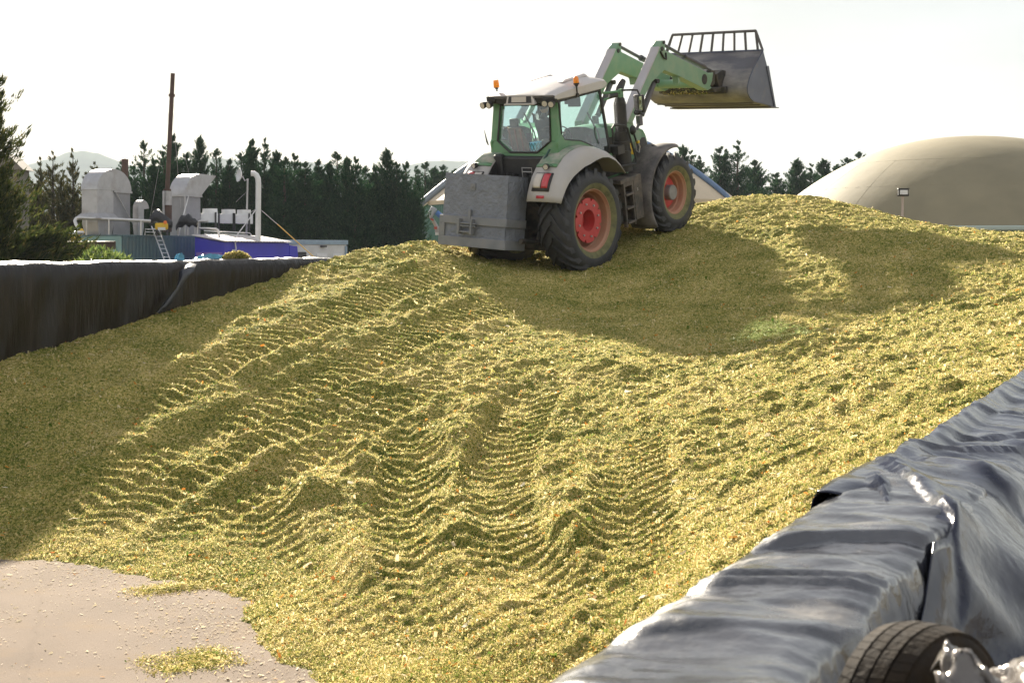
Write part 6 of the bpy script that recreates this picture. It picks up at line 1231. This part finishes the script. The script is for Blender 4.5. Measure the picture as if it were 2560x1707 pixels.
# bucket --------------------------------------------------------------
BP = [(7.28, 3.42), (7.06, 3.28), (6.80, 3.11), (6.56, 2.90), (6.42, 2.70), (6.42, 2.56), (6.50, 2.44), (6.66, 2.33), (7.1, 2.205), (7.62, 2.06)]; BH = 1.32
m_ = MB(); m_.sheet([[(x, y, z) for y, z in BP] for x in np.linspace(-BH, BH, 12)]); bu = TB(m_, 'bucket', T_BKT, smooth=35, solid=.022)
for s in (1, -1):
    m_ = MB(); m_.prism([(7.28, 3.42)] + BP[1:9] + [(7.66, 2.045), (7.52, 2.6), (7.42, 3.05)], 0, s * (BH + .012) - .014, s * (BH + .012) + .014); TB(m_, 'side_plate', T_BKS, par=bu, smooth=0, bevel=.006)
    m_ = MB(); m_.prism([(7.62, 2.04), (7.68, 2.04), (7.46, 3.05), (7.36, 3.05), (7.40, 2.9)], 0, s * (BH + .035) - .012, s * (BH + .035) + .012); TB(m_, 'side_cutter', T_BKS, par=bu, smooth=0)
m_ = MB(); m_.prism([(7.40, 2.105), (7.78, 2.02), (7.78, 2.0), (7.40, 2.07)], 0, -BH - .07, BH + .07); TB(m_, 'cutting_edge', T_BKG, par=bu, smooth=0)
for y, z in ((7.05, 2.20), (6.72, 2.29)): m_ = MB(); m_.box((0, y, z), (2 * BH - .05, .05, .03)); TB(m_, 'wear_strip', T_BKG, par=bu, smooth=0)
m_ = MB(); m_.box((0, 6.60, 2.62), (1.6, .16, .34)); m_.box((0, 7.29, 3.43), (2 * BH + .04, .06, .05)); TB(m_, 'bucket_beam', T_BKS, par=bu, bevel=.012)
m_ = MB(); m_.tube([(-1.13, 7.38, 3.88), (1.13, 7.38, 3.88)], .036, 6); gr_ = TB(m_, 'guard_grid', T_BKG, par=bu)
for k in range(9): m_ = MB(); f = -1 + 2 * k / 8; m_.tube([(1.24 * f - .04, 7.29, 3.44), (1.13 * f, 7.38, 3.88)], .030, 6); m_.build('grid_bar', T_BKG, bu)
for s in (1, -1): m_ = MB(); m_.tube([(s * 1.32, 7.29, 3.44), (s * 1.13, 7.38, 3.88)], .032, 6); m_.build('grid_bar', T_BKG, bu)

# driver ----------------------------------------------------------------
def skin_body(name, verts, edges, M_, parent, sub=2):
    me = bpy.data.meshes.new(name); me.from_pydata([v[:3] for v in verts], edges, []); o = bpy.data.objects.new(name, me); C.objects.link(o); o.parent = parent; me.materials.append(M_)
    md = o.modifiers.new('skin', 'SKIN'); md.use_smooth_shade = True
    for i, v in enumerate(verts): sv = me.skin_vertices[0].data[i]; sv.radius = (v[3], v[4] if len(v) > 4 else v[3]); sv.use_root = (i == 0)
    sd = o.modifiers.new('sub', 'SUBSURF'); sd.levels = sub; sd.render_levels = sub
    return o
T_SKIN = mat('skin', (.42, .24, .17), .55); T_SHRT = mat('dark_jacket', (.05, .055, .065), .85, var=.3, vscale=8, bump=.01, bscale=20); T_HAIR = mat('dark_hair', (.03, .022, .016), .8, bump=.01, bscale=60)
DM = RT.copy(); DM.translation = tr.location
pd = thing('person', 'driver in a dark jacket sitting inside the tractor cab', 'person'); pd.matrix_world = DM @ Matrix.Translation((-.02, .45, 2.38))
# seat at origin, facing +y
vs = [(0, 0, .08, .15, .13), (0, -.03, .28, .15, .11), (0, -.04, .46, .17, .11), (0, -.02, .57, .09, .08), (0, .0, .64, .052), (0, .015, .70, .06),
      (.17, -.03, .52, .06), (.23, .06, .30, .045), (.17, .27, .25, .036), (-.17, -.03, .52, .06), (-.24, .08, .32, .045), (-.16, .42, .30, .036),
      (.11, .06, .05, .085), (.14, .42, .08, .062), (.14, .50, -.32, .045), (-.11, .06, .05, .085), (-.14, .42, .08, .062), (-.14, .50, -.32, .045)]
ed = [(0, 1), (1, 2), (2, 3), (3, 4), (4, 5), (2, 6), (6, 7), (7, 8), (2, 9), (9, 10), (10, 11), (0, 12), (12, 13), (13, 14), (0, 15), (15, 16), (16, 17)]
skin_body('body', vs, ed, T_SHRT, pd)
m_ = MB(); m_.sphere((0, .03, .80), .098, 18, 14, (.86, 1.0, 1.2)); m_.sphere((0, .125, .785), .02, 8, 6, (.8, 1.2, 1.3))
for s in (1, -1): m_.sphere((s * .085, .02, .79), .024, 8, 6, (.4, .8, 1.2)); m_.sphere((s * .034, .112, .815), .012, 8, 6)
m_.box((0, .118, .745), (.045, .012, .010)); m_.build('head', T_SKIN, pd, smooth=60)
m_ = MB(); m_.sphere((0, .015, .835), .102, 18, 12, (.90, 1.02, .95)); m_.build('cap', T_HAIR, pd, smooth=60)
def hand(c, s, grip):
    v = [(c[0], c[1], c[2], .032, .02), (c[0], c[1] + .05, c[2], .036, .018)]; e = [(0, 1)]
    for i, (dx, l) in enumerate(((-.028, .062), (-.010, .072), (.009, .068), (.027, .055))):
        b = len(v); v += [(c[0] + dx, c[1] + .085, c[2] - .004, .010), (c[0] + dx, c[1] + .085 + l * .5, c[2] - .02, .009), (c[0] + dx, c[1] + .08 + l * .45, c[2] - .02 - l * .5, .008)]; e += [(1, b), (b, b + 1), (b + 1, b + 2)]
    b = len(v); v += [(c[0] - s * .045, c[1] + .045, c[2] - .008, .012), (c[0] - s * .055, c[1] + .085, c[2] - .02, .010)]; e += [(0, b), (b, b + 1)]
    skin_body('hand', v, e, T_SKIN, pd, 1)
hand((.16, .30, .245), 1, True); hand((-.155, .45, .30), -1, True)
# ------------------------------------------------------------------ haze
hz_m = bpy.data.materials.new('haze_air'); hz_m.use_nodes = True; t = hz_m.node_tree; t.nodes.clear()
ho = N(t, 'ShaderNodeOutputMaterial'); hv = N(t, 'ShaderNodeVolumePrincipled'); hv.inputs['Color'].default_value = (.80, .90, 1.0, 1); hv.inputs['Density'].default_value = .00016; hv.inputs['Anisotropy'].default_value = 0.0
t.links.new(hv.outputs['Volume'], ho.inputs['Volume'])
m_ = MB(); m_.box((0, 0, 160), (9000, 9800, 330)); hz_o = m_.build('haze', hz_m, smooth=0); tag(hz_o, kind='stuff')
